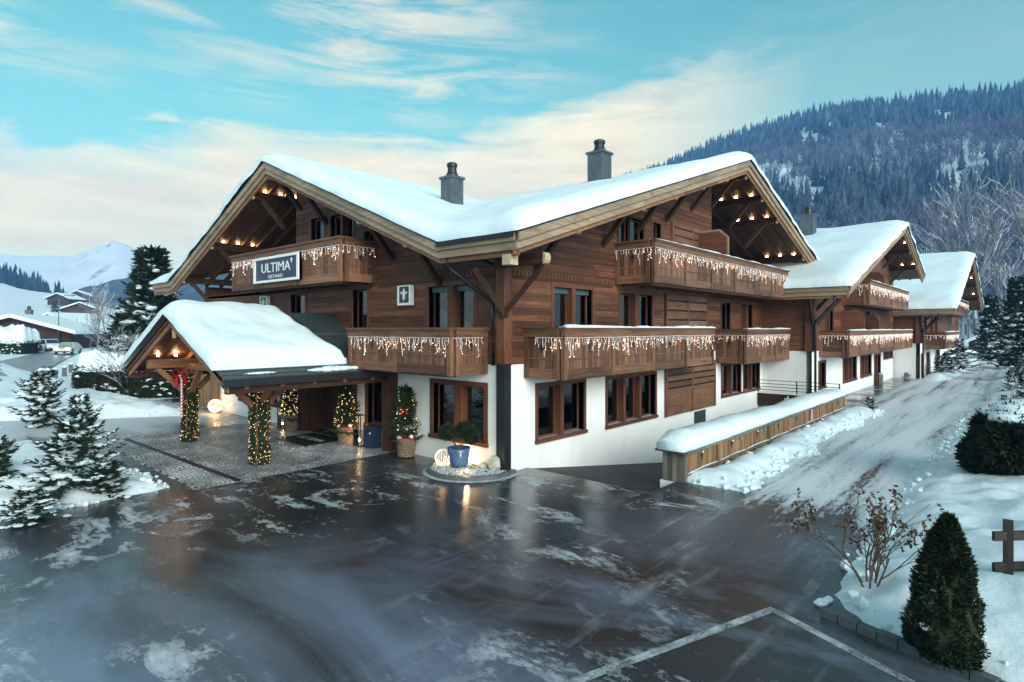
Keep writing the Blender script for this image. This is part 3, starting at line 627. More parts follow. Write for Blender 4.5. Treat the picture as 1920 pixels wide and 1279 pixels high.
def balcony(F,par,s0,s1,zb,zt,dep,bays,split=True,ends=(True,True),snow=0,cut=True):
    mt=W_BALC; g=F.g; og=1-g; b=MB()
    b.box(*F.bx(s0+.06,s1-.06,zb+.10,zb+.26,0,dep-.07))
    b.box(*F.bx(s0+.25,s1-.25,zb-.06,zb+.098,dep-.42,dep-.20))
    x=s0+.5
    while x<s1-.3: b.box(*F.bx(x,x+.14,zb-.05,zb+.096,0,dep-.42)); x+=1.25
    B=b.build('balcony',W_BALC[g],par)
    za=zb+.27; zf=zt-.27; t=.035
    def run(bx,a,c,nb,gr):
        """one side: bx maps (a0,a1,z0,z1,q0,q1), q runs from 0 (outer face) inwards"""
        L_=(c-a)/nb; brd=MB()
        for i in range(nb+1):
            x=a+i*L_; x0,x1=(x,x+.15) if i==0 else ((x-.15,x) if i==nb else (x-.07,x+.07))
            piece('post',bx(x0,x1,zb-.01,zf,-.03,.09),mt[2],B)
        for i in range(nb):
            p=a+i*L_+(.15 if i==0 else .07); q=a+(i+1)*L_-(.15 if i==nb-1 else .07)
            piece('apron_board',bx(p,q,zb,za,-.005,.07),mt[gr],B); piece('mid_rail',bx(p,q,za+.25,za+.29,-.004,.06),mt[gr],B)
            n=max(3,int((q-p)/.15)); w=(q-p)/n
            for k in range(n):
                bb=bx(p+k*w+.008,p+(k+1)*w-.008,za,zf,.012+random.uniform(0,.006),.012+t)
                if split: piece('board',bb,mt[2],B)
                else: brd.box(*bb)
            brd2=None
            if cut:
                m_=(p+q)/2; z_=(za+.29+zf)/2-.02; c_=MB()
                for (dx,dz,hx,hz) in ((0,.05,.028,.11),(0,0,.075,.022),(-.055,.045,.02,.03),(.055,.045,.02,.03),(0,-.10,.05,.018)):
                    c_.box(*bx(m_+dx-hx,m_+dx+hx,z_+dz-hz,z_+dz+hz,.006+random.uniform(0,.003),.012))
                c_.build('lily_cutout',M_BLACK,B)
        if brd.v: tag(brd.build('board_cladding',mt[2],B),kind='stuff')
        piece('backing_board',bx(a+.02,c-.02,za,zf,.05,.06),W_DARK[gr],B)
        piece('rail_fascia',bx(a-.01,c+.01,zf,zt-.085,-.05,.08),mt[gr],B)
        piece('rail_moulding',bx(a-.03,c+.03,zt-.085,zt-.05,-.085,.10),mt[gr],B)
        piece('handrail',bx(a-.055,c+.055,zt-.05,zt,-.11,.15),mt[gr],B)
    run(lambda a0,a1,z0,z1,q0,q1:F.bx(a0,a1,z0,z1,dep-q1,dep-q0),s0,s1,bays,g)
    e=dep-.155
    if ends[0]: run(lambda a0,a1,z0,z1,q0,q1:F.bx(s0+q0,s0+q1,z0,z1,a0,a1),0.03,e,1,og)
    if ends[1]: run(lambda a0,a1,z0,z1,q0,q1:F.bx(s1-q1,s1-q0,z0,z1,a0,a1),0.03,e,1,og)
    if snow: snow_bar(F,B,s0-.04,s1+.04,dep-.14,dep+.10,zt,snow)
    return B
def snow_bar(F,par,s0,s1,d0,d1,z,h):
    n=max(6,int((s1-s0)/.12)); b=MB(); prof=[(0,0),(.06,.62),(.3,1),(.7,1),(.94,.6),(1,0)]; i0=0
    for i in range(n+1):
        s=s0+(s1-s0)*i/n; k=float(fbm(s*1.3+z*7,z*3+d0,3,2))*1.5; k*=min(1,.25+min(i,n-i)*.4)
        for q,w in prof: b.v.append(tuple(F.pt(s,z+.001+h*w*k,d0+(d1-d0)*q+.015*math.sin(s*3))))
    m=len(prof)
    for i in range(n):
        for j in range(m-1): a=i*m+j; b.f.append((a,a+1,a+m+1,a+m))
    b.f.append(tuple(range(m))); b.f.append(tuple(n*m+j for j in range(m))[::-1])
    return b.build('snow_cap',M_SNOW,par,smooth=True)
ICI=[]
def icicles(label,runs,seed,dens=9.0,r=.0065):
    """one set of icicle lights; runs: list of (function a->point on the hanging line, length)"""
    rnd=random.Random(seed); wire=MB(); bulb=MB(); p0=runs[0][0](0)
    for fn,ln in runs:
        wire.tube([fn(ln*k/12)+V((0,0,-.015*math.sin(k*math.pi/2)**2)) for k in range(13)],r*.9,4,False)
        x=.05
        while x<ln-.03:
            n=rnd.choice((2,3,3,4,5,6,8)); p=fn(x); pts=[p]
            for k in range(n):
                p=p+V((rnd.uniform(-.022,.022),rnd.uniform(-.022,.022),-rnd.uniform(.055,.075))); pts.append(p)
                d=V((rnd.uniform(-.05,.05),rnd.uniform(-.05,.05),-rnd.uniform(.0,.035)))
                wire.tube([p,p+d],[r*.9,r*.6],3,False)
                if rnd.random()<.24: bulb.ball(p+d,.012,5,3)
            wire.tube(pts,r,3,False); x+=rnd.uniform(.6,1.4)/dens
    t=thing('icicle_lights',label,'string lights',p0,'icicle lights along the balconies')
    wire.build('wire',M_WIRE,t); tag(bulb.build('bulbs',M_FAIRY,t),kind='stuff'); return t
def bal_runs(F,s0,s1,zt,dep,left=True,lo=0,right=False):
    z=zt-.275; o=[]
    if left: o.append((lambda a:F.pt(s0-.055,z,lo+a),dep-lo))
    o.append((lambda a:F.pt(s0+a,z,dep+.055),s1-s0))
    if right: o.append((lambda a:F.pt(s1+.055,z,dep-a),dep))
    return o
def chimney(par,u,v,z0,z1,w=.9,m=None):
    m=m or M_ZINC; b=MB().box(u-w/2,u+w/2,v-w/2,v+w/2,z0,z1-.62); o=b.build('chimney',m,par)
    piece('cap',(u-w*.58,u+w*.58,v-w*.58,v+w*.58,z1-.62,z1-.52),m,o)
    for s in (-1,1): piece('seam',(u+s*w*.17-.012,u+s*w*.17+.012,v-w/2-.012,v-w/2,z0,z1-.63),m,o); piece('seam',(u-w/2-.012,u-w/2,v+s*w*.17-.012,v+s*w*.17+.012,z0,z1-.63),m,o)
    MB().lathe([(.38*w,0),(.38*w,.12),(.31*w,.16),(.27*w,.40),(.33*w,.41),(.33*w,.54),(.24*w,.58)],(u,v,z1-.52),14).build('flue',M_DARKMETAL,o)
    return o
def soffit_light(par,p,power=7,n=1):
    """small up-light fixed on a purlin"""
    b=MB().lathe([(.035,-.10),(.05,-.07),(.055,-.02),(.05,0)],p,10); o=b.build('spot_lamp',M_DARKMETAL,par)
    MB().ball(V(p)+V((0,0,.025)),.05,10,6,(1,1,.7)).build('bulb',M_BULB,o)
    lamp_light('spot_light',V(p)+V((0,0,.11)),power,o)
def fascia(par,p,q,inward,up=.0):
    """two stepped boards under the snow edge from p to q (top edge), in lengths of about 3 m"""
    inw=V(inward); p=V(p)-inw*.05; q=V(q)-inw*.05; n=max(1,round((q-p).length/3.2)); ax=0 if abs((q-p).x)>abs((q-p).y) else 1
    for h0,h1,off,th in ((.0,.25,.0,.07),(.25,.45,.07,.07),(.45,.58,.15,.06)):
        for k in range(n):
            a=p.lerp(q,k/n); c=p.lerp(q,(k+1)/n); d=(c-a).normalized()*.002; a=a+d; c=c-d
            MB().prism([a+inw*off-V((0,0,h0)),c+inw*off-V((0,0,h0)),c+inw*off-V((0,0,h1-.004)),a+inw*off-V((0,0,h1-.004))],inw*th).build('fascia_board',(W_TAN if h0<.4 else W_CANOPY)[ax],par)
    e=(q-p).normalized()
    MB().prism([p-inw*.03+V((0,0,.035)),q-inw*.03+V((0,0,.035)),q-inw*.03-V((0,0,.03)),p-inw*.03-V((0,0,.03))],inw*.028).build('drip_edge',M_DARKMETAL,par)
def deck(par,poly,zf,th=.16):
    pts=[V((u,v,zf(u,v))) for u,v in poly]
    return MB().prism([p-V((0,0,.06)) for p in pts],V((0,0,-th))).build('roof_deck',W_SOFT[1],par)
def snow_field(par,u0,u1,v0,v1,zf,T,edge,res=.22,free=(1,1,1,1),name='roof_snow',inside=None,hole=None):
    nu=int((u1-u0)/res)+1; nv=int((v1-v0)/res)+1; us_=np.linspace(u0,u1,nu); vs_=np.linspace(v0,v1,nv); U,Q=np.meshgrid(us_,vs_,indexing='ij')
    d=np.full(U.shape,9.0)
    for f_,x in zip(free,(U-u0,u1-U,Q-v0,v1-Q)):
        if f_: d=np.minimum(d,x)
    k=np.clip(d/edge,0,1); prof=.52+.48*np.sqrt(1-(1-k)**2)
    n=fbm(U*.5,Q*.5,4,int(T*100))-.47; n2=fbm(U*2.2,Q*2.2,3,5)-.45
    th=T*prof*(1+.75*n)+.10*n2*prof
    Z=zf(U,Q)+np.maximum(th,.05)
    # let the ridge round off
    wob=.05*(fbm(U*1.1,Q*1.1,3,8)-.5); e_=(d<.01); lip=.16*(fbm(U*1.6,Q*1.6,3,12)-.35)*e_; X=U+(np.where(np.isclose(U,u1),1,0)-np.where(np.isclose(U,u0),1,0))*lip+wob*e_; Y=Q+(np.where(np.isclose(Q,v1),1,0)-np.where(np.isclose(Q,v0),1,0))*lip+wob*e_; Z=Z-e_*.10*fbm(U*2.1,Q*2.1,3,15)
    for _ in range(3):
        Zs=Z.copy(); Zs[1:-1,1:-1]=(Z[1:-1,1:-1]*2+Z[:-2,1:-1]+Z[2:,1:-1]+Z[1:-1,:-2]+Z[1:-1,2:])/6; Z[1:-1,1:-1]=Zs[1:-1,1:-1]
    co=np.stack([X,Y,Z],-1).reshape(-1,3).tolist(); idx=np.arange(nu*nv).reshape(nu,nv)
    q=np.stack([idx[:-1,:-1],idx[1:,:-1],idx[1:,1:],idx[:-1,1:]],-1).reshape(-1,4)
    if inside is not None:
        cu=(U[:-1,:-1]+U[1:,1:])/2; cv_=(Q[:-1,:-1]+Q[1:,1:])/2; q=q[inside(cu,cv_).reshape(-1)]
    fs=[tuple(x) for x in q.tolist()]
    border=[*idx[:,0],*idx[-1,1:],*idx[-2::-1,-1],*idx[0,-2:0:-1]]; n0=len(co)
    if inside is None:
        zb=zf(U,Q).reshape(-1)
        for i in border: x,y,z=co[i]; co.append((x,y,float(zb[i])+.012))
        m=len(border)
        for j in range(m): a=border[j]; c=border[(j+1)%m]; fs.append((c,a,n0+j,n0+(j+1)%m))
    me=bpy.data.meshes.new(name); me.from_pydata(co,[],fs); me.update(); me.materials.append(M_SNOW); me.polygons.foreach_set('use_smooth',[True]*len(me.polygons))
    return put(name,me,par)
def purlin(par,F,s,ztop,d_out,d_in,brace=1.0,w=.20,h=.28,end=True):
    """horizontal beam that carries the roof overhang, with a rounded pale end and a diagonal brace from the wall"""
    o=MB().box(*F.bx(s-w/2,s+w/2,ztop-h,ztop,-d_in,d_out)).build('purlin',W_DARK[1-F.g],par)
    if end:
        b=MB(); pr=[(0,0),(.05,.02),(.085,.10),(.085,.19),(.05,.27),(.0,.30)]
        pts=[F.pt(s-w/2-.012,ztop+.01-z_,d_out+.005+x_) for x_,z_ in pr]; b.prism(pts,F.pt(s+w/2+.012,0,0)-F.pt(s-w/2-.012,0,0)); b.build('purlin_end',W_END,o)
    if brace: MB().beam(F.pt(s,ztop-h-brace,.02),F.pt(s,ztop-h+.02,min(d_out-.25,brace*.95)),.15,.17,up=F.pt(1,0,0)-F.pt(0,0,0)).build('brace',W_DARK[2],o)
    return o
def rafters(par,axis,across,sA,zA,sB,zB,w=.13,h=.18,drop=.24):
    for c in across:
        p=V((sA,c,zA-drop)) if axis=='u' else V((c,sA,zA-drop)); q=V((sB,c,zB-drop)) if axis=='u' else V((c,sB,zB-drop))
        MB().beam(p,q,w,h).build('rafter',W_SOFT[0 if axis=='u' else 1],par)
def downpipe(par,pts,r=.055):
    o=MB().tube(pts,r,10).build('downpipe',M_DARKMETAL,par,smooth=True); return o
# ---------------------------------------------------------------- main house at the corner
def fleur(b,c,sx,sz,nrm,th,size):
    """fleur-de-lis outline pieces added to MB b; c centre, sx/sz axes"""
    def P(x,z): return V(c)+V(sx)*x*size+V(sz)*z*size
    def pl(pts): b.prism([P(x,z) for x,z in pts],V(nrm)*th)
    pl([(0,.5),(.10,.28),(.085,.08),(.04,-.08),(-.04,-.08),(-.085,.08),(-.10,.28)])
    for s in (1,-1):
        q=[(.06,-.06),(.10,.10),(.20,.22),(.31,.23),(.36,.13),(.33,.03),(.27,.02),(.29,.10),(.24,.14),(.18,.05),(.13,-.09)]; pl([(x*s,z) for x,z in (q if s>0 else q[::-1])])
        q=[(.05,-.15),(.12,-.20),(.16,-.30),(.11,-.31),(.06,-.24)]; pl([(x*s,z) for x,z in (q if s>0 else q[::-1])])
    pl([(-.17,-.145),(-.17,-.09),(.17,-.09),(.17,-.145)]); pl([(0,-.48),(-.05,-.32),(-.045,-.155),(.045,-.155),(.05,-.32)])
def main_house():
    H=thing('chalet_hotel','large timber chalet hotel with white ground floor and two snowy gables','chalet',(0,0,0))
    FR=Fc('u',0.0); FL=Fc('v',0.0)
    zR=lambda u,v:11.28-.325*np.abs(np.asarray(u)-13.7); zL=lambda u,v:10.36-.407*np.abs(np.asarray(v)-10.9)
    zroof=lambda u,v:np.maximum(zR(u,v),np.where(np.asarray(u)<13.7,zL(u,v),-9))
    cR=roof_clips(13.7,11.28-.30,.325); cL=roof_clips(10.9,10.36-.30,.407)
    cLs=cL+[(0,1,99)]
    # ground floor, white plaster
    gR=[(1.47,3.84,.73,2.29),(5.25,8.68,.68,2.26),(15.23,17.6,.85,2.27),(18.04,20.3,.85,2.25)]
    gL=[(.75,2.94,.77,2.34),(5.24,6.40,.73,2.46),(7.3,10.4,.0,2.75),(12.6,13.7,.8,2.3),(15.2,16.4,.8,2.3)]
    wall(FR,'plaster_wall',0,23.4,-3.6,3.0,gR,[],H,M_PLASTER); wall(FL,'plaster_wall',0.3,20.6,-.3,3.0,gL,[],H,M_PLASTER)
    MB().box(23.1,23.4,.3,21,-.3,7.2).build('plaster_wall',M_PLASTER,H); MB().box(.3,23.1,20.6,20.9,-.3,3.0).build('plaster_wall',M_PLASTER,H); MB().box(.02,23.1,20.3,20.6,3.0,6.12).build('timber_wall',W_WALL[0],H)
    window(FR,H,*gR[0],2,trim=.12,depth=.26,curt=None,proud=.03,wide=.09); window(FR,H,*gR[1],3,trim=.12,depth=.26,proud=.03,wide=.08)
    window(FR,H,*gR[2],2,trim=.1,depth=.2,proud=.03,wide=.06); window(FR,H,*gR[3],2,trim=.1,depth=.2,proud=.03,wide=.06)
    window(FL,H,*gL[0],2,trim=.14,depth=.24,proud=.04,wide=.15); window(FL,H,*gL[1],1,trim=.13,depth=.24,proud=.04)
    for q in gL[3:]: window(FL,H,*q,1,trim=.12,depth=.2,proud=.04)
    # entrance: dark glazed double door in a recess
    d=MB(); d.box(*FL.bx(7.3,7.42,.02,2.75,-.9,.02)); d.box(*FL.bx(10.28,10.4,.02,2.75,-.9,.02)); d.box(*FL.bx(7.42,10.28,2.5,2.75,-.9,.0)); D=d.build('entrance_door',W_DARK[2],H)
    for a,c in ((7.42,8.2),(9.5,10.28)): piece('side_panel',FL.bx(a,c,.02,2.5,-.85,-.75),W_DARK[2],D)
    for a,c in ((8.2,8.85),(8.85,9.5)):
        f=MB()
        for x0,x1,z0,z1 in ((a,a+.07,.03,2.5),(c-.07,c,.03,2.5),(a+.07,c-.07,.03,.2),(a+.07,c-.07,2.4,2.5)): f.box(*FL.bx(x0,x1,z0,z1,-.80,-.74))
        lf=f.build('door_leaf',W_SOFT[2],D); piece('pane',FL.bx(a+.07,c-.07,.2,2.4,-.775,-.765),M_GLASS,D); piece('handle',FL.bx(a+.09 if a>8.5 else c-.12,(a+.12) if a>8.5 else c-.09,.9,1.5,-.73,-.70),M_ZINC,D)
    rm=MB().box(.8,4.2,6.9,10.8,.01,2.85); rm.f=[tuple(reversed(q)) for q in rm.f if not all(abs(rm.v[i][0]-.8)<1e-6 for i in q)]; rm.build('entrance_hall',M_INT,D)
    piece('ceiling_lamp',(1.6,1.9,8.4,8.7,2.6,2.7),M_LAMP,D)
    # first and second floor timber
    uR=[(2.22,4.3,3.1,5.28),(6.1,8.4,3.1,5.28),(9.45,13.4,3.02,5.40),(15.1,16.2,3.1,5.25),(17.6,19.2,3.1,5.25),(5.95,6.62,5.9,8.05),(6.72,7.75,5.9,8.05),(8.45,9.1,5.9,8.1)]
    uL=[(1.15,3.15,3.1,5.30),(6.40,7.30,3.1,5.40),(10.6,11.75,3.1,5.40),(9.2,10.15,5.9,8.28),(7.25,8.75,5.9,8.22),(6.0,6.55,5.9,7.4)]
    wall(FR,'timber_wall',0,23.4,3.0,5.62,uR,cR,H,W_WALL[0]); wall(FR,'timber_wall',0,14.0,5.62,12,uR,cR,H,W_WALL[0])
    wall(FL,'timber_wall',0.3,20.6,3.0,5.62,uL,cL,H,W_WALL[1]); wall(FL,'timber_wall',0.3,11.3,5.62,12,uL,cL,H,W_WALL[1])
    FR2=Fc('u',2.4); FL2=Fc('v',2.4)
    wall(FR2,'timber_wall',14.0,23.1,5.62,12,[(16.5,18.2,5.75,7.9)],cR,H,W_WALL[0]); wall(FL2,'timber_wall',11.3,20.3,5.62,12,[(13.0,14.6,5.75,7.7)],cL,H,W_WALL[1])
    MB().box(13.7,14.0,.3,2.4,5.62,10.6).build('timber_wall',W_WALL[1],H); MB().box(.3,2.4,11.0,11.3,5.62,9.7).build('timber_wall',W_WALL[0],H)
    MB().box(14,23.1,.0,2.4,5.50,5.66).build('loggia_floor',W_SOFT[0],H); MB().box(0,2.4,11.3,20.3,5.50,5.66).build('loggia_floor',W_SOFT[1],H)
    tr=lambda ops,t:[(a-t,c+t,z-t,w+t) for a,c,z,w in ops]
    rnd=random.Random(5)
    frz=(5.42,5.76)
    planks(FR,.24,23.3,3.02,frz[0],tr(uR,.13),cR,H,W_WALL,rnd=rnd); planks(FR,.24,14.0,frz[1],11.2,tr(uR,.13),cR,H,W_WALL,rnd=rnd)
    planks(FL,.24,11.3,3.02,frz[0],tr(uL,.13),cL,H,W_WALL,rnd=rnd); planks(FL,11.3,20.5,3.02,frz[0],tr(uL,.13),cL,H,W_WALL,.4,rnd=rnd); planks(FL,.24,11.3,frz[1],10,tr(uL,.13),cL,H,W_WALL,rnd=rnd)
    planks(FR2,14.0,23.1,5.7,11,[(16.4,18.3,5.7,8.0)],cR,H,W_WALL,.4,rnd=rnd); planks(FL2,11.3,20.3,5.7,10,[(12.9,14.7,5.7,7.8)],cL,H,W_WALL,.4,rnd=rnd)
    window(FR2,H,16.5,18.2,5.75,7.9,2); window(FL2,H,13.0,14.6,5.75,7.7,2,curt=[None,(1,M_CURT)])
    # carved frieze
    for F,a,c in ((FR,.24,5.6),(FR,14.05,23.2),(FL,.24,5.8),(FL,6.2,11.2)):
        b=MB(); b.box(*F.bx(a,c,frz[0]+.004,frz[1]-.004,.004,.05)); o=b.build('carved_frieze',W_WALL[F.g],H); t=MB(); x=a+.05; i=0
        while x<c-.12:
            t.box(*F.bx(x,x+.045,frz[0]+.02,frz[0]+.085,.05,.078))
            if i%2==0: t.prism([F.pt(x,frz[0]+.13,.05),F.pt(x+.05,frz[0]+.13,.05),F.pt(x+.09,frz[0]+.25,.05),F.pt(x+.03,frz[0]+.25,.05)],F.out()*.025)
            x+=.085; i+=1
        t.box(*F.bx(a,c,frz[0]+.098,frz[0]+.118,.05,.07)); t.box(*F.bx(a,c,frz[1]-.05,frz[1]-.01,.05,.085)); tag(t.build('frieze_carving',W_SOFT[F.g],o),kind='stuff')
    gc=(1,M_CURT); gw=(1,M_CURTW)
    window(FR,H,*uR[0],2,trim=.14,depth=.24,curt=[None,(-1,M_CURT)],blind=True,wide=.10); window(FR,H,*uR[1],2,trim=.13,depth=.24,curt=[None,(-1,M_CURT)],wide=.14)
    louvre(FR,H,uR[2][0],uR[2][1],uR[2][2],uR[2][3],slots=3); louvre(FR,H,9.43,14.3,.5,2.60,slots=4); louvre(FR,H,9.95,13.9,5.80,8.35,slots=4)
    for q in uR[3:5]: window(FR,H,*q,1 if q[1]-q[0]<1.3 else 2,trim=.13,depth=.2,wide=.1)
    window(FR,H,*uR[5],1,trim=.06,depth=.12,curt=[(1,M_CURTW)]); window(FR,H,*uR[6],1,trim=.09,depth=.2,curt=[(-1,M_CURT)]); window(FR,H,*uR[7],1,trim=.12,depth=.2)
    window(FL,H,*uL[0],2,trim=.14,depth=.24,curt=[gw,gc],blind=True,wide=.12); window(FL,H,*uL[1],1,trim=.13,depth=.22,curt=[(-1,M_CURT)]); window(FL,H,*uL[2],1,trim=.13,depth=.22,curt=[(-1,M_CURT)])
    window(FL,H,*uL[3],1,trim=.12,depth=.2,curt=[(-1,M_CURT)]); window(FL,H,*uL[4],2,trim=.12,depth=.2,curt=[(-1,M_CURT),None]); window(FL,H,*uL[5],1,trim=.1,depth=.2,curt=[(-1,M_CURT)])
    piece('slate_niche',FR.bx(12.2,13.3,-.75,.42,.004,.05),M_SLATE,H)
    # posts
    piece('corner_post',(-.12,.20,-.12,.20,3.0,6.0),W_WALL[2],H); piece('post_cladding',(-.13,.145,-.13,.15,0.0,3.04),M_DARKMETAL,H)
    piece('post_cladding',FL.bx(4.72,5.08,0,2.76,-.05,.38),W_DARK[2],H); piece('post_cladding',FL.bx(7.05,7.32,0,2.9,-.02,.30),W_DARK[2],H); piece('post_cladding',FL.bx(10.38,10.68,0,2.9,-.02,.30),W_DARK[2],H); piece('post_cladding',FL.bx(11.7,12.0,0,2.9,-.02,.25),W_DARK[2],H)
    for a,c in (((-.1,-.02,4.35),(-.02,-1.25,5.55)),((-.02,-.1,4.35),(-1.2,-.02,5.6))): MB().beam(a,c,.15,.18,up=(1,1,0)).build('brace',W_DARK[2],H)
    # balconies
    balcony(FR,H,.85,10.88,2.62,4.04,1.4,4,snow=.09); balcony(FR,H,14.5,22.6,2.45,4.0,1.4,4,snow=.07); balcony(FR,H,5.75,20.05,5.56,7.0,1.5,6,snow=.07)
    balcony(FL,H,.62,5.42,2.75,4.04,1.4,2,ends=(True,True)); balcony(FL,H,5.9,14.0,5.57,7.02,1.4,3,ends=(True,True))
    icicles('icicle lights on the long low balcony beside the ramp',bal_runs(FR,.85,10.88,4.04,1.4,True,.45),1); icicles('icicle lights on the short balcony past the slatted panel',bal_runs(FR,14.5,22.6,4.0,1.4),2)
    icicles('icicle lights on the high balcony under the lamp-lit gable',bal_runs(FR,5.75,20.05,7.0,1.5),3); icicles('icicle lights on the balcony over the potted topiary',bal_runs(FL,.62,5.42,4.04,1.4,True,.25,True),4)
    icicles('icicle lights on the balcony that carries the hotel sign',bal_runs(FL,5.9,14.0,7.02,1.4,True,.1,True),5)
    # privacy screen on the high balcony
    MB().prism([(12.45,-.02,5.8),(12.45,-1.33,5.8),(12.45,-1.33,7.85),(12.45,-1.0,8.15),(12.45,-.02,8.15)],(.07,0,0)).build('privacy_screen',W_WALL[1],H)
    sc=MB()
    for p,q in (((-1.35,5.8),(-1.35,7.87)),((-1.35,7.87),(-1.0,8.18)),((-1.0,8.18),(-.02,8.18))): sc.beam((12.485,*p),(12.485,*q),.11,.05,up=(1,0,0))
    sc.build('screen_edge',W_TAN[2],H)
    # roof
    zRf=lambda u,v:float(zR(u,v)); zLf=lambda u,v:float(zL(u,v))
    deck(H,[(-1.5,-1.8),(13.7,-1.8),(13.7,10.9),(10.87,10.9),(-1.5,1.06)],zRf); deck(H,[(13.7,10.9),(13.7,23.3),(-1.5,23.3),(-1.5,20.74),(10.87,10.9)],zRf); deck(H,[(13.7,-1.8),(24.85,-1.8),(24.85,23.3),(13.7,23.3)],zRf)
    deck(H,[(-1.5,1.06),(10.87,10.9),(-1.5,10.9)],zLf); deck(H,[(-1.5,10.9),(10.87,10.9),(-1.5,20.74)],zLf)
    inn=(0,1,0); inu=(1,0,0)
    fascia(H,(-1.5,-1.8,6.34),(13.7,-1.8,11.28),inn); fascia(H,(13.7,-1.8,11.28),(24.85,-1.8,7.66),inn)
    fascia(H,(-1.5,1.06,6.35),(-1.5,10.9,10.36),inu); fascia(H,(-1.5,10.9,10.36),(-1.5,20.74,6.35),inu); fascia(H,(-1.5,-1.73,6.34),(-1.5,1.06,6.34),inu); fascia(H,(-1.5,20.74,6.34),(-1.5,23.3,6.34),inu)
    for s,z in ((14.0,10.87),(11.83,10.16),(9.53,9.42),(7.2,8.65),(4.93,7.92),(1.28,6.73),(16.05,10.1),(18.19,9.40),(22.63,7.93)):
        zt=float(zR(s,0))-.34; deep=2.6 if s>14.2 else .1
        purlin(H,FR,s,zt,1.55,deep,brace=1.0 if s<19 else .0)
        if s in (16.05,18.19,22.63):
            for v in (-1.1,-.37,.35): soffit_light(H,(s-.0,v,zt+.06),5.5)
    purlin(H,FR,-.2,5.95,1.6,.1,0); piece('purlin_end',(-1.5,-1.2,-1.55,-1.3,5.55,5.80),W_END,H)
    for s in (10.9,9.02,4.95,2.6,12.3,16.3,19.6):
        zt=float(zL(0,s))-.34; purlin(H,FL,s,zt,1.3,2.6 if s>11.3 else .1,brace=1.0)
        if s in (12.3,16.3):
            for u in (-.83,-.18,.5): soffit_light(H,(u,s,zt+.06),5.5)
    rafters(H,'u',(-1.62,-.95,-.25),-1.38,float(zR(-1.38,0)),13.6,float(zR(13.6,0))); rafters(H,'u',(-1.62,-.95,-.25,.45,1.15,1.85),13.8,float(zR(13.8,0)),24.75,float(zR(24.75,0)))
    rafters(H,'v',(-1.32,-.65),1.3,float(zL(0,1.3)),10.8,float(zL(0,10.8))); rafters(H,'v',(-1.32,-.65,.05,.75,1.45,2.1),11.0,float(zL(0,11.0)),20.5,float(zL(0,20.5)))
    rafters(H,'u',(-1.3,-.55,.2,.9,21.3,22.1,22.9),-1.4,float(zR(-1.4,0)),.2,float(zR(.2,0)))
    snow_field(H,-1.62,24.9,-1.92,23.34,zroof,.50,.45)
    chimney(H,4.1,6.55,8.2,10.62,.64); chimney(H,11.1,4.1,9.9,12.7,.80)
    # gutter spout and downpipe at the corner
    downpipe(H,[(-1.38,.75,5.98),(-1.40,.78,5.72),(-1.30,.74,5.60),(-.42,.24,4.86),(-.30,.17,4.72),(-.30,.14,4.5),(-.30,.14,3.0)]); piece('gutter',(-1.62,-1.50,-1.7,1.0,6.20,6.30),M_DARKMETAL,H)
    # lamp seen through the corner window
    lp=MB().lathe([(.19,0),(.12,.27)],(2.62,.62,1.72),14).build('table_lamp_shade',M_LAMP,H); 
    # timber screen at the far end of the left wall
    for k in range(22): piece('plank',(-.10,-.04,18.6+k*.2,18.79+k*.2,.05,2.6),W_FENCE[2],H)
    return H
main_house()
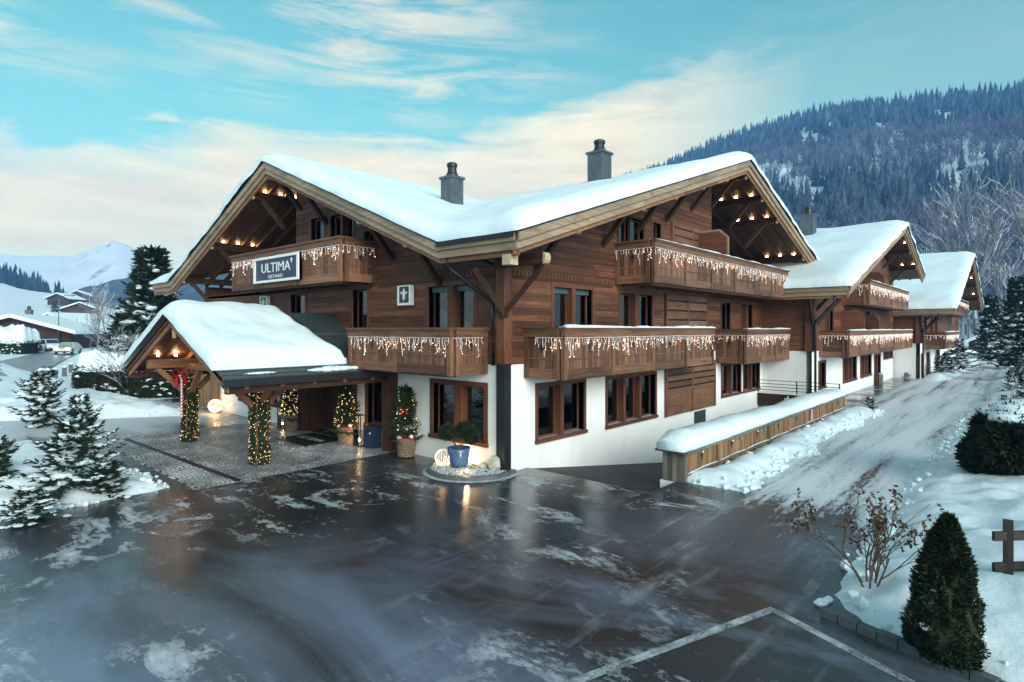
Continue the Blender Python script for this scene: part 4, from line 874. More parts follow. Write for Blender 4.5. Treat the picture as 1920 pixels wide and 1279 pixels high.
# ---------------------------------------------------------------- the two further houses of the row
def row_house(label,u0,u1,v0,uL,uP,uR_,zP,k,vF,balc,wins,lights,chim,grp,dz=0,cutb=False):
    H=thing('chalet_house',label,'chalet',(u0,v0,0),grp); F=Fc('u',v0); FS=Fc('v',u0)
    zf=lambda u,v:zP-k*np.abs(np.asarray(u)-uP); cl=roof_clips(uP,zP-.3,k)
    g=[w for w in wins if w[2]<2.5]; up=[w for w in wins if w[2]>=2.5]
    wall(F,'plaster_wall',u0,u1,-1.2,2.85,g,[],H,M_PLASTER); wall(FS,'plaster_wall',v0+.3,v0+12,-3.6,2.85,[],[],H,M_PLASTER)
    uo=up; wall(F,'timber_wall',u0,u1,2.85,zP,uo,cl,H,W_WALL[0]); wall(FS,'timber_wall',v0+.3,v0+12,2.85,5.9,[],[],H,W_WALL[1])
    MB().box(u1-.3,u1,v0+.3,v0+12,-1.2,float(zf(u1,0))-.3).build('plaster_wall',M_PLASTER,H)
    planks(F,u0+.2,u1,2.87,9.6,[(a-.12,c+.12,z-.12,w+.12) for a,c,z,w in up],cl,H,W_WALL,.42)
    for w in wins: window(F,H,*w,max(1,round((w[1]-w[0])/1.0)),trim=.12,depth=.2,curt=[None,(1,M_CURT)] if w[2]>2.5 else None)
    piece('corner_post',(u0-.15,u0+.28,v0-.15,v0+.28,2.85,5.9),W_WALL[2],H)
    for i,(a,c,z0,z1,d,n) in enumerate(balc):
        balcony(F,H,a,c,z0,z1,d,n,split=False,snow=.09,cut=False)
        icicles(['icicle lights on the lower balcony of the ','icicle lights on the upper balcony of the '][i]+label.split(',')[0],bal_runs(F,a,c,z1,d),40+int(u0)+i,dens=9-u0*.07,r=.010+u0*.0001)
    # privacy screens between the flats
    for s,z0,z1 in cutb or ():
        MB().prism([(s,v0-.02,z0),(s,v0-1.25,z0),(s,v0-1.25,z1-.35),(s,v0-.95,z1),(s,v0-.02,z1)],(.08,0,0)).build('privacy_screen',W_WALL[1],H)
    B=vF+14
    deck(H,[(uL,vF),(uP,vF),(uP,B),(uL,B)],lambda u,v:float(zf(u,v))); deck(H,[(uP,vF),(uR_,vF),(uR_,B),(uP,B)],lambda u,v:float(zf(u,v)))
    fascia(H,(uL,vF,float(zf(uL,0))),(uP,vF,zP),(0,1,0)); fascia(H,(uP,vF,zP),(uR_,vF,float(zf(uR_,0))),(0,1,0)); fascia(H,(uL,vF+.05,float(zf(uL,0))),(uL,B,float(zf(uL,0))),(1,0,0))
    ov=v0-vF
    for s in np.arange(uL+1.6,uR_-.6,(uR_-uL)/8.5):
        purlin(H,F,float(s),float(zf(s,0))-.34,ov-.22,.1,brace=1.0)
    rafters(H,'u',[vF+.18+.75*i for i in range(int(ov/.75)+1)],uL+.1,float(zf(uL+.1,0)),uP-.1,float(zf(uP-.1,0))); rafters(H,'u',[vF+.18+.75*i for i in range(int(ov/.75)+1)],uP+.1,float(zf(uP+.1,0)),uR_-.1,float(zf(uR_-.1,0)))
    rafters(H,'u',[vF+.9+1.0*i for i in range(5)],uL+.05,float(zf(uL+.05,0)),u0+.3,float(zf(u0+.3,0)))
    snow_field(H,uL-.12,uR_+.06,vF-.13,B,zf,.5,.45,res=.3,free=(1,1,1,0))
    for p in lights: soffit_light(H,p,6)
    for c in chim: chimney(H,*c)
    zE=float(zf(uL,0))-.45
    downpipe(H,[(uL+.1,v0-1.3,zE),(uL+.12,v0-1.25,zE-.35),(u0-.22,v0-.25,zE-1.25),(u0-.22,v0-.22,zE-1.45),(u0-.22,v0-.22,0)],.06)
    for a,c in (((u0-.05,v0-.1,zE-1.5),(uL+.35,v0-.1,zE-.12)),((u0-.05,v0-.1,zE-1.5),(u0-.05,v0-1.3,zE-.1))): MB().beam(a,c,.16,.18,up=(1,1,0)).build('brace',W_DARK[2],H)
    return H
zf2=lambda s:11.15-.302*abs(s-36.4)
row_house('second chalet, forward of the hotel, with a chimney on its snowy roof',20.7,44.4,-2.5,19.6,36.4,45.8,11.15,.302,-4.45,
    [(22.0,43.6,2.55,3.92,1.4,8),(27.2,41.6,5.42,6.84,1.4,6)],
    [(22.0,23.2,.9,2.2),(27.4,30.8,.85,2.22),(32.2,35.5,.86,2.2),(36.8,38.9,.0,2.1),(40.4,44.0,1.75,2.2),(23.3,24.9,3.0,5.2),(28.0,29.4,3.0,5.2),(33.6,35,3.0,5.2),(34.2,35.6,5.7,7.6),(37.6,39,5.7,7.6)],
    [(s,v,zf2(s)-.28) for s in (38.6,) for v in (-4.1,-3.4,-2.8)]+[(s,v,zf2(s)-.28) for s in (35.0,) for v in (-4.0,-3.3)]+[(42.6,v,zf2(42.6)-.28) for v in (-4.1,-3.4)],[(33.5,1.0,9.4,12.7,.85)],'houses in the row behind the hotel',cutb=[(26.7,2.9,5.1),(31.0,2.9,4.95),(32.8,5.8,7.75)])
zf3=lambda s:11.5-.305*abs(s-63.5)
row_house('third chalet, last of the row, with shingles showing through its snow',44.8,78,-4.3,44.2,63.5,79.8,11.5,.305,-6.6,
    [(46.6,58.0,2.40,3.75,1.5,5),(52.2,69.5,5.35,6.9,1.5,7)],
    [(45.3,46.6,-.1,1.9),(48.6,50.2,-.1,1.9),(56,58,.0,1.9),(47.0,48.4,3.0,5.2),(50.6,52.6,3.0,5.2),(54,56,3.0,5.2),(60,62,5.7,7.6)],
    [(s,v,zf3(s)-.28) for s,v in ((69.0,-6.1),(74.0,-6.0),(66.5,-5.6))],[],'houses in the row behind the hotel')
# slate connecting roof between hotel and second house
MB().prism([(20.2,.6,7.35),(24.6,.6,7.35),(24.6,-2.3,6.45),(20.2,-2.3,6.45)],(0,0,-.12)).build('slate_link_roof',M_SLATE,bpy.data.objects['chalet_house'])
# ================================================================ PORCH, FENCE, ENTRANCE THINGS
CARDS=None
def foliage_mat(name,c,c2,rough=.75):
    m,t,b=newmat(name); g=N(t,'ShaderNodeNewGeometry'); n=noise_n(t,g.outputs['Position'],6,3); n2=noise_n(t,g.outputs['Position'],45,2)
    L(t,mix_n(t,1.0,ramp_n(t,n,[(.3,c),(.7,c2)]),ramp_n(t,n2,[(.25,.6),(.75,1.35)]),'MULTIPLY'),b.inputs['Base Color']); b.inputs['Roughness'].default_value=rough; b.inputs['Specular IOR Level'].default_value=.25; return m
M_SPRUCE=foliage_mat('spruce_needles',(.012,.030,.020),(.035,.062,.036)); M_YEW=foliage_mat('yew_needles',(.010,.020,.010),(.030,.042,.020)); M_FIR=foliage_mat('fir_needles',(.012,.030,.012),(.045,.070,.028)); M_GARL=foliage_mat('garland_needles',(.008,.020,.009),(.028,.045,.018))
M_BARK=plain('bark',(.075,.055,.045),.85,.4,8); M_BARKPALE=plain('pale_bark',(.17,.15,.135),.85,.35,6)
def snowy_bark():
    m,t,b=newmat('snow_dusted_bark'); g=N(t,'ShaderNodeNewGeometry'); sp=N(t,'ShaderNodeSeparateXYZ'); L(t,g.outputs['Normal'],sp.inputs[0]); n=noise_n(t,g.outputs['Position'],3,3)
    k=math_n(t,'ADD',sp.outputs[2],math_n(t,'MULTIPLY_ADD',n,.8,-.4)); L(t,mix_n(t,ramp_n(t,k,[(.20,0),(.5,1)]),(.17,.175,.19),(.8,.83,.86)),b.inputs['Base Color']); b.inputs['Roughness'].default_value=.85; return m
M_SNOWBARK=snowy_bark()
M_WICK=plain('wicker',(.20,.15,.10),.7,.5,14); M_RATTLE=None
def needle_cards(b,c,r,n,rnd,size,up=0.0,shell=.55):
    for _ in range(n):
        d=V((rnd.gauss(0,1),rnd.gauss(0,1),rnd.gauss(0,1))).normalized(); p=V(c)+V((d.x*r[0],d.y*r[1],d.z*r[2]))*rnd.uniform(shell,1.0)
        a=(d+V((rnd.uniform(-.5,.5),rnd.uniform(-.5,.5),rnd.uniform(-.5,.5)+up))).normalized(); s=a.cross(V((rnd.gauss(0,1),rnd.gauss(0,1),rnd.gauss(0,1)))).normalized(); L_=size*rnd.uniform(.6,1.3)
        b.poly([p-s*L_*.28,p+s*L_*.28,p+a*L_])
def spray(b,p,a,side,L_,w):
    b.poly([p,p+a*L_*.45+side*w,p+a*L_,p+a*L_*.45-side*w])
def spruce_parts(h,R,seed,levels,nb,tw,size,snow=.4,blob=.13,loose=0):
    rnd=random.Random(seed); tr=MB(); cr=MB(); sn=MB()
    tr.tube([(0,0,-.2),(rnd.uniform(-.02,.02)*h,0,h*.5),(0,0,h*.985)],[h*.024,h*.014,.008],7)
    for i in range(levels):
        k=(i+.4)/levels; z=h*(.05+.92*k); r=R*(1-k)**.85*rnd.uniform(.85,1.12)+.03*R
        for j in range(nb):
            if rnd.random()<loose*.28: continue
            a=2*math.pi*(j+rnd.random()*.7)/nb+i*.8; ln=r*rnd.uniform(.65-.25*loose,1.15+.35*loose); z=h*(.05+.92*k)+loose*rnd.uniform(-.05,.05)*h; d=V((math.cos(a),math.sin(a),0)); side0=V((-d.y,d.x,0)); up=.45-.75*(1-k)
            pts=[V((0,0,z))+d*(ln*q)+V((0,0,ln*(up*q-.12*math.sin(q*3)+.16*q*q))) for q in (0,.33,.66,1)]
            tr.tube(pts,[.012*h/2+.004,.008*h/2+.003,.005*h/2+.002,.002],4,False)
            for q in range(tw):
                f=(q+.6)/tw; seg=min(2,int(f*3)); p=pts[seg].lerp(pts[seg+1],f*3-seg); ax=(pts[seg+1]-pts[seg]).normalized(); L_=size*(1.15-.55*f)*rnd.uniform(.7,1.2)
                for s in (-1,1):
                    av=(ax*.75+side0*s*.8+V((0,0,rnd.uniform(-.30,.22)))).normalized(); sv=av.cross(V((0,0,1))).normalized(); w=L_*.15
                    spray(cr,p,av,sv,L_,w); spray(cr,p,av,av.cross(sv).normalized(),L_,w*.8)
                    for m_ in (.35,.65):
                        pp=p+av*L_*m_; a2=(av*.7+sv*rnd.choice((-1,1))*.7+V((0,0,rnd.uniform(-.2,.3)))).normalized(); spray(cr,pp,a2,a2.cross(V((0,0,1))).normalized(),L_*.5,w*.7)
                if rnd.random()<snow*.75*(1 if not loose else (2.0 if (i*7+j*3+seed)%5<2 else .25)):
                    rr=blob*rnd.uniform(.45,1.15)*(1.1-.4*f); sn.ball(p+V((rnd.uniform(-.4,.4)*rr,rnd.uniform(-.4,.4)*rr,rr*.28)),rr,7,4,(1.25,1.25,.55),.18,rnd)
            spray(cr,pts[3],(pts[3]-pts[2]).normalized(),side0,size*.8,size*.12)
    for q in range(5): a=q*1.26; spray(cr,V((0,0,h*.93)),V((math.cos(a)*.35,math.sin(a)*.35,1)).normalized(),V((-math.sin(a),math.cos(a),0)),size*.8,size*.1)
    return tr,cr,sn
def make_tree(name,label,cat,loc,group,parts,mats,rz=0,sc=1):
    t=thing(name,label,cat,(0,0,0),group)
    for (nm,b),m in zip(parts,mats):
        if b.v: 
            o=b.build(nm,m,t)
            if nm in('snow','bulbs'): tag(o,kind='stuff')
    t.location=loc; t.rotation_euler=(0,0,rz); t.scale=(sc,sc,sc) if not hasattr(sc,'__len__') else sc; return t
def gz(x,y): return float(ground_h(np.array([x]),np.array([y]))[0])
def pxg(x,y,z=0.0):                      # point of the ground seen at a pixel of the 1920-wide photograph
    d=FWD+RGT*((x-960)/F_PX)+V((0,0,1))*((617-y)/F_PX); k=(z-CAM.z)/d.z; p=CAM+d*k; return V((p.x,p.y,z))
def pxd(x,depth): return cw((x-960)/F_PX*depth,depth)
# ---------------------------------------------------------------- porch roof in front of the entrance
def porch():
    H=thing('porch_canopy','snow-laden timber porch roof on two garlanded posts before the entrance','canopy',(-3.95,8.9,0)); vc=8.9; zP=4.44; k=.43; hw=4.05
    zf=lambda u,v:zP-k*np.abs(np.asarray(v)-vc); z_=lambda v:float(zf(0,v))
    for a,c in ((vc-hw,vc),(vc,vc+hw)): MB().prism([(-5.5,a,z_(a)-.05),(-5.5,c,z_(c)-.05),(-.02,c,z_(c)-.05),(-.02,a,z_(a)-.05)],(0,0,-.10)).build('roof_deck',W_SOFT[0],H)
    for s in (-1,1):
        e=vc+s*hw
        for h0,h1,off in ((0,.20,0),(.20,.38,.07)):
            p=V((-5.5+off,vc,zP-h0)); q=V((-5.5+off,e,z_(e)-h0)); MB().prism([p,q,q-V((0,0,h1-h0-.004)),p-V((0,0,h1-h0-.004))],(.06,0,0)).build('barge_board',W_CANOPY[1],H)
        for u in (-4.9,-3.9,-2.9,-1.9,-.9): MB().beam((u,vc+s*.05,zP-.27),(u,e,z_(e)-.27),.12,.17).build('rafter',W_CANOPY[1],H)
        piece('eave_gutter',(-5.56,-.05,min(e,e+s*.14),max(e,e+s*.14),z_(e)-.22,z_(e)-.02),M_DARKMETAL,H); piece('eave_beam',(-5.4,-.05,min(e-s*.22,e-s*.02),max(e-s*.22,e-s*.02),z_(e)-.42,z_(e)-.23),W_DARK[0],H)
    for v in (6.15,11.5):
        zt=z_(v)-.36; o=MB().box(-5.28,-.05,v-.14,v+.14,zt-.30,zt).build('purlin',W_CANOPY[0],H)
        pst=MB().box(-4.13,-3.77,v-.18,v+.18,0.0,zt-.30).build('post',W_CANOPY[2],H)
        for du in (-1,1): MB().beam((-3.95+du*.16,v,zt-1.20),(-3.95+du*1.05,v,zt-.29),.16,.17,up=(0,1,0)).build('brace',W_CANOPY[2],H)
        s=1 if v<8.9 else -1
        MB().beam((-3.95,v+s*.16,zt-1.2),(-3.95,v+s*1.15,zt-.1),.16,.17,up=(1,0,0)).build('brace',W_CANOPY[2],H); MB().beam((-3.95,v-s*.16,zt-1.0),(-3.95,v-s*.85,zt-.45),.15,.16,up=(1,0,0)).build('brace',W_CANOPY[2],H)
        for u in ((-4.95,-4.40) if v>9 else (-4.7,)): soffit_light(H,(u,v,zt+.10),9)
    piece('tie_beam',(-4.05,-3.85,5.2,12.6,2.60,2.80),W_CANOPY[1],H); piece('ridge_purlin',(-5.3,-.05,vc-.1,vc+.1,zP-.62,zP-.34),W_CANOPY[0],H); piece('ridge_end',(-5.36,-5.3,vc-.07,vc+.07,zP-.72,zP-.34),W_END,H)
    # slate courses on the part next to the wall
    n=19
    for s in (-1,1):
        for i in range(n):
            a=vc+s*(.02+i*hw/n); c=vc+s*((i+1.25)*hw/n); MB().prism([(-5.5,a,z_(a)+.0),(-5.5,c,z_(c)+.022),(-.03,c,z_(c)+.022),(-.03,a,z_(a)+.0)],(0,0,-.018)).build('slate_course',M_SLATE,H)
    MB().prism([(-1.55,vc-1.55,z_(vc-1.55)+.10),(-1.55,vc+.02,zP+.14),(-.03,vc+.02,zP+.14),(-.03,vc-1.55,z_(vc-1.55)+.10)],(0,0,-.09)).build('raised_slate_roof',M_SLATE,H)
    # thick snow
    nu,nv=46,64; co=[];fs=[]; v0,v1=vc-hw+.42,vc+hw+.12
    for i in range(nu+1):
        for j in range(nv+1):
            v=v0+(v1-v0)*j/nv; ue=-1.95+.5*(float(fbm(v*1.4,3,3,4))-.5)+.9*max(0,(6.3-v))/1.5*.6; u=-5.62+(ue+5.62)*i/nu
            d=min(u+5.62,ue-u,v-v0,v1-v)/.42; kk=min(1,max(0,d)); th=(.34+.66*math.sqrt(1-(1-kk)**2))*.52*(1+.5*(float(fbm(u*.8,v*.8,3,6))-.5)); zz=z_(v)+.03+th
            r=abs(v-vc); zz-=max(0,.22-r*.35)*.55
            if i==0: u-=.05*float(fbm(v*2,7,2,3))
            co.append((u,v,zz))
    w=nv+1
    for i in range(nu):
        for j in range(nv): a=i*w+j; fs.append((a,a+w,a+w+1,a+1))
    bd=[j for j in range(w)]+[i*w+nv for i in range(1,nu+1)]+[nu*w+j for j in range(nv-1,-1,-1)]+[i*w for i in range(nu-1,0,-1)]; n0=len(co)
    for i in bd: x,y,z=co[i]; co.append((x,y,z_(y)+.024))
    for j in range(len(bd)): a,c=bd[j],bd[(j+1)%len(bd)]; fs.append((a,c,n0+(j+1)%len(bd),n0+j))
    me=bpy.data.meshes.new('roof_snow'); me.from_pydata(co,[],fs); me.update(); me.materials.append(M_SNOW); me.polygons.foreach_set('use_smooth',[True]*len(me.polygons)); put('roof_snow',me,H)
    for a,c,h in ((-4.9,-4.0,.06),(-3.0,-1.2,.16)): 
        b=MB(); rnd=random.Random(int(a*10))
        for q in range(14): x=a+(c-a)*q/13; b.ball((x,vc-hw+.16+rnd.uniform(-.05,.05),z_(vc-hw+.16)+.02),h*rnd.uniform(.8,1.4)*(1-abs(q-6.5)/9),8,5,(1.6,1.4,.6),.1,rnd)
        tag(b.build('slid_snow',M_SNOW,H,smooth=True),kind='stuff')
porch()
def garland(v,label,seed):
    rnd=random.Random(seed); t=thing('lit_garland',label,'garland',(-3.95,v,0),'lit garlands round the porch posts'); f=MB(); bl=MB()
    for _ in range(5200):
        a=rnd.uniform(0,6.283); z=rnd.uniform(.03,2.42); r=.235+.02*math.sin(z*5)+rnd.uniform(0,.03); d=V((math.cos(a),math.sin(a),0)); p=V((-3.95,v,z))+d*r
        q=(d*rnd.uniform(.2,.8)+V((-d.y,d.x,0))*rnd.uniform(-1,1)+V((0,0,rnd.uniform(-.6,.9)))).normalized(); s=q.cross(d).normalized(); l=rnd.uniform(.05,.10); f.poly([p-s*.012,p+s*.012,p+q*l])
    f.tube([(-3.95,v,.02),(-3.95,v,2.43)],.228,14)
    for k in range(330):
        a=rnd.uniform(0,6.283); z=rnd.uniform(.05,2.4) if k>60 else rnd.uniform(.08,.45); bl.ball(V((-3.95+.285*math.cos(a),v+.285*math.sin(a),z)),.0058,5,3)
    f.build('foliage',M_GARL,t); tag(bl.build('bulbs',M_FAIRYW,t),kind='stuff')
garland(6.15,'fir garland with golden lights round the porch post nearer the topiary pot',1); garland(11.5,'fir garland with golden lights round the post with the red bow',2)
def bow_parts(b,c,ax,up,s):
    """two loops, knot and tails"""
    c=V(c);ax=V(ax);up=V(up); n=ax.cross(up)
    for sg in (-1,1):
        for k in range(8):
            a0,a1=k/8*6.283,(k+1)/8*6.283; P=lambda a:c+ax*sg*s*(.52-.48*math.cos(a))+up*s*.42*math.sin(a)
            b.prism([P(a0)-n*s*.22,P(a1)-n*s*.22,P(a1)+n*s*.22,P(a0)+n*s*.22],(c-P((a0+a1)/2)).normalized()*.012)
        b.prism([c+ax*sg*.05*s,c+ax*sg*.45*s-up*1.3*s,c+ax*sg*.85*s-up*1.2*s,c+ax*sg*.2*s],n*.02)
    b.ball(c,.16*s,8,6)
def big_bow():
    t=thing('ribbon_bow','large red bow with a striped candy stick hanging on the porch post','bow',(-4.25,11.25,2.3)); b=MB(); bow_parts(b,(-4.36,11.18,2.50),RGT,(0,0,1),.30); bow_parts(b,(-4.40,11.15,2.28),RGT,(0,0,1),.24); b.build('bow',M_RED,t)
    st=MB(); rd=MB(); pts=[V((-4.36,11.08,2.30-k*.055)) for k in range(26)]
    st.tube(pts,.036,8).build('candy_stick',M_WHITE,t,smooth=True)
    for k in range(0,25,2): rd.beam(pts[k]+V((.02,-.02,0)),pts[k+1]+V((-.02,.02,0)),.078,.05,up=(1,0,0))
    tag(rd.build('red_stripes',M_RED,t),kind='stuff')
    rb=MB(); rb.tube([(-4.36,11.3,2.25),(-4.42,11.4,2.33),(-4.40,11.2,2.40),(-4.38,11.1,2.32),(-4.33,11.12,2.2)],.016,6); rb.build('white_ribbon',M_WHITE,t)
big_bow()
def basket(b,c,r0,r1,h):
    for k in range(11):
        z=h*(k+.5)/11; r=r0+(r1-r0)*k/10
        for j in range(22):
            a0,a1=j/22*6.283,(j+1)/22*6.283; w0,w1=(.014 if (j+k)%2 else -.008),(.014 if (j+1+k)%2 else -.008)
            b.tube([V(c)+V(((r+w0)*math.cos(a0),(r+w0)*math.sin(a0),z)),V(c)+V(((r+w1)*math.cos(a1),(r+w1)*math.sin(a1),z))],h/22,5,False)
    for j in range(22):
        a=j/22*6.283; b.tube([V(c)+V((r0*math.cos(a),r0*math.sin(a),0)),V(c)+V((r1*math.cos(a),r1*math.sin(a),h))],.013,4)
    b.lathe([(r1-.03,h-.03),(r1+.03,h-.02),(r1+.03,h+.02),(r1-.03,h+.02)],c,22); b.lathe([(r0-.02,0.0),(r1-.02,h-.06)],c,18)
def basket_tree(u,v,h,seed,label,lit):
    t=thing('basket_tree',label,'potted tree',(u,v,0),None); b=MB(); basket(b,(u,v,0.03),.235,.29,.56); b.build('basket',M_WICK,t)
    rnd=random.Random(seed); tr,cr,sn=spruce_parts(h-.5,.50,seed,11,7,5,.27,0,.1,1)
    for q in (tr,cr): q.v=[(x+u,y+v,z+.5) for x,y,z in q.v]
    for _ in range(1100):
        z=rnd.random()**1.05; r=(.30*(1-z)**.5+.04)*rnd.uniform(.3,1.15)*(1+.3*math.sin(z*17+seed)); a=rnd.uniform(0,6.283); p=V((u+r*math.cos(a),v+r*math.sin(a),.62+z*(h-.8))); d=V((math.cos(a)*.7,math.sin(a)*.7,rnd.uniform(.1,1.0))).normalized(); spray(cr,p,d,d.cross(V((rnd.gauss(0,1),rnd.gauss(0,1),.3))).normalized(),rnd.uniform(.07,.16),.013)
    tr.build('trunk',M_BARK,t); cr.build('crown',M_FIR,t)
    bw=MB(); bow_parts(bw,(u-.20,v-.18,.66),RGT,(0,0,1),.15); bw.ball((u-.05,v-.27,.64),.09,8,5); bw.build('bow',M_RED,t)
    if seed==3: b2=MB(); bow_parts(b2,(u-.18,v-.12,1.55),RGT,(0,0,1),.16); b2.build('bow',M_RED,t)
    wb=MB(); wb.ball((u-.28,v-.02,.66),.08,8,6,(1,1,.7),.1); wb.ball((u-.05,v-.3,.67),.07,8,6); wb.build('white_ribbon',M_WHITE,t)
    bl=MB()
    for _ in range(lit):
        z=rnd.random(); r=.36*(1-z)**.6+.07; a=rnd.uniform(0,6.283); bl.ball((u+r*math.cos(a),v+r*math.sin(a),.66+z*(h-.85)),.008,5,3)
    tag(bl.build('bulbs',M_FAIRYW,t),kind='stuff')
basket_tree(-.42,10.95,2.15,1,'fir with fairy lights in a wicker basket on the far side of the door',190); basket_tree(-.50,6.98,2.2,2,'fir with fairy lights in a wicker basket beside the doormat',130); basket_tree(-.42,3.75,2.25,3,'fir with a red bow in a wicker basket under the low balcony',45)
def lantern(u,v,h,w,label):
    t=thing('lantern',label,'lantern',(u,v,0),'glass lanterns by the entrance'); b=MB()
    for x in (-w,w):
        for y in (-w,w): b.box(u+x-.012,u+x+.012,v+y-.012,v+y+.012,.02,h)
    b.box(u-w-.012,u+w+.012,v-w-.012,v+w+.012,0,.02); b.box(u-w-.012,u+w+.012,v-w-.012,v+w+.012,h,h+.02); b.build('frame',M_BLACK,t)
    for q in ((u-w-.003,u-w+.003,v-w+.012,v+w-.012,.02,h*.55),(u-w+.012,u+w-.012,v-w-.003,v-w+.003,.02,h*.55)): piece('pane',q,M_GLASS,t)
    MB().lathe([(.04,.02),(.04,.17)],(u,v,0),10).build('candle',M_WHITE,t); f=MB().ball((u,v,.21),.028,8,6,(1,1,1.6)).build('flame',M_CANDLE,t); lamp_light('flame_light',(u,v,.30),5,f)
lantern(-.42,6.30,1.05,.14,'tall black lantern with a candle beside the navy bin'); lantern(-.45,11.6,1.05,.14,'tall black lantern with a candle against the white wall past the door')
def litter_bin():
    t=thing('litter_bin','navy litter bin with a dark slot against the white wall','bin',(-.27,5.72,0)); u,v=-.30,5.72
    b=MB().box(u-.2,u+.2,v-.22,v+.22,.0,.70); b.build('body',M_NAVY,t); piece('lid',(u-.21,u+.21,v-.23,v+.23,.705,.75),M_NAVY,t); piece('slot',(u-.206,u-.2,v-.15,v+.15,.54,.64),M_BLACK,t); piece('emblem',(u-.207,u-.201,v-.19,v-.11,.5,.56),M_WHITE,t)
litter_bin()
def text_mesh(txt,size,name,m,par,origin,xdir,ydir,depth=.006,sx=1.0):
    cu=bpy.data.curves.new(name,'FONT'); cu.body=txt; cu.size=size; cu.align_x='CENTER'; cu.align_y='CENTER'; cu.extrude=depth; cu.resolution_u=3
    o=bpy.data.objects.new(name,cu); COL.objects.link(o); bpy.context.view_layer.update(); me=bpy.data.meshes.new_from_object(o.evaluated_get(bpy.context.evaluated_depsgraph_get())); bpy.data.objects.remove(o)
    x=V(xdir).normalized(); y=V(ydir).normalized(); z=x.cross(y); M=Matrix(((x.x*sx,y.x,z.x,origin[0]),(x.y*sx,y.y,z.y,origin[1]),(x.z*sx,y.z,z.z,origin[2]),(0,0,0,1))); me.transform(M); me.materials.clear(); me.materials.append(m); return put(name,me,par)
def doormat():
    t=thing('doormat','black doormat with pale lettering on the cobbles before the door','doormat',(-.95,8.55,.03)); MB().box(-1.75,-.2,7.5,9.6,.031,.05).build('mat',M_BLACK,t); text_mesh('ULTIMA',.46,'lettering',plain('mat_lettering',(.42,.42,.40),.9,.3),t,(-.95,8.55,.0505),(0,-1,0),(1,0,0),.002,1.0)
doormat()
M_POT=plain('blue_glaze',(.055,.115,.225),.22,.35,3,spec=.6)
M_GRAV=plain('pale_gravel',(.36,.40,.42),.7,.6,14); M_STONE=plain('boulder_stone',(.42,.43,.38),.8,.4,7,bumps=.6,bscale=12); M_KERB=plain('kerb_stone',(.10,.11,.115),.6,.35,6,bumps=.4,bscale=20)
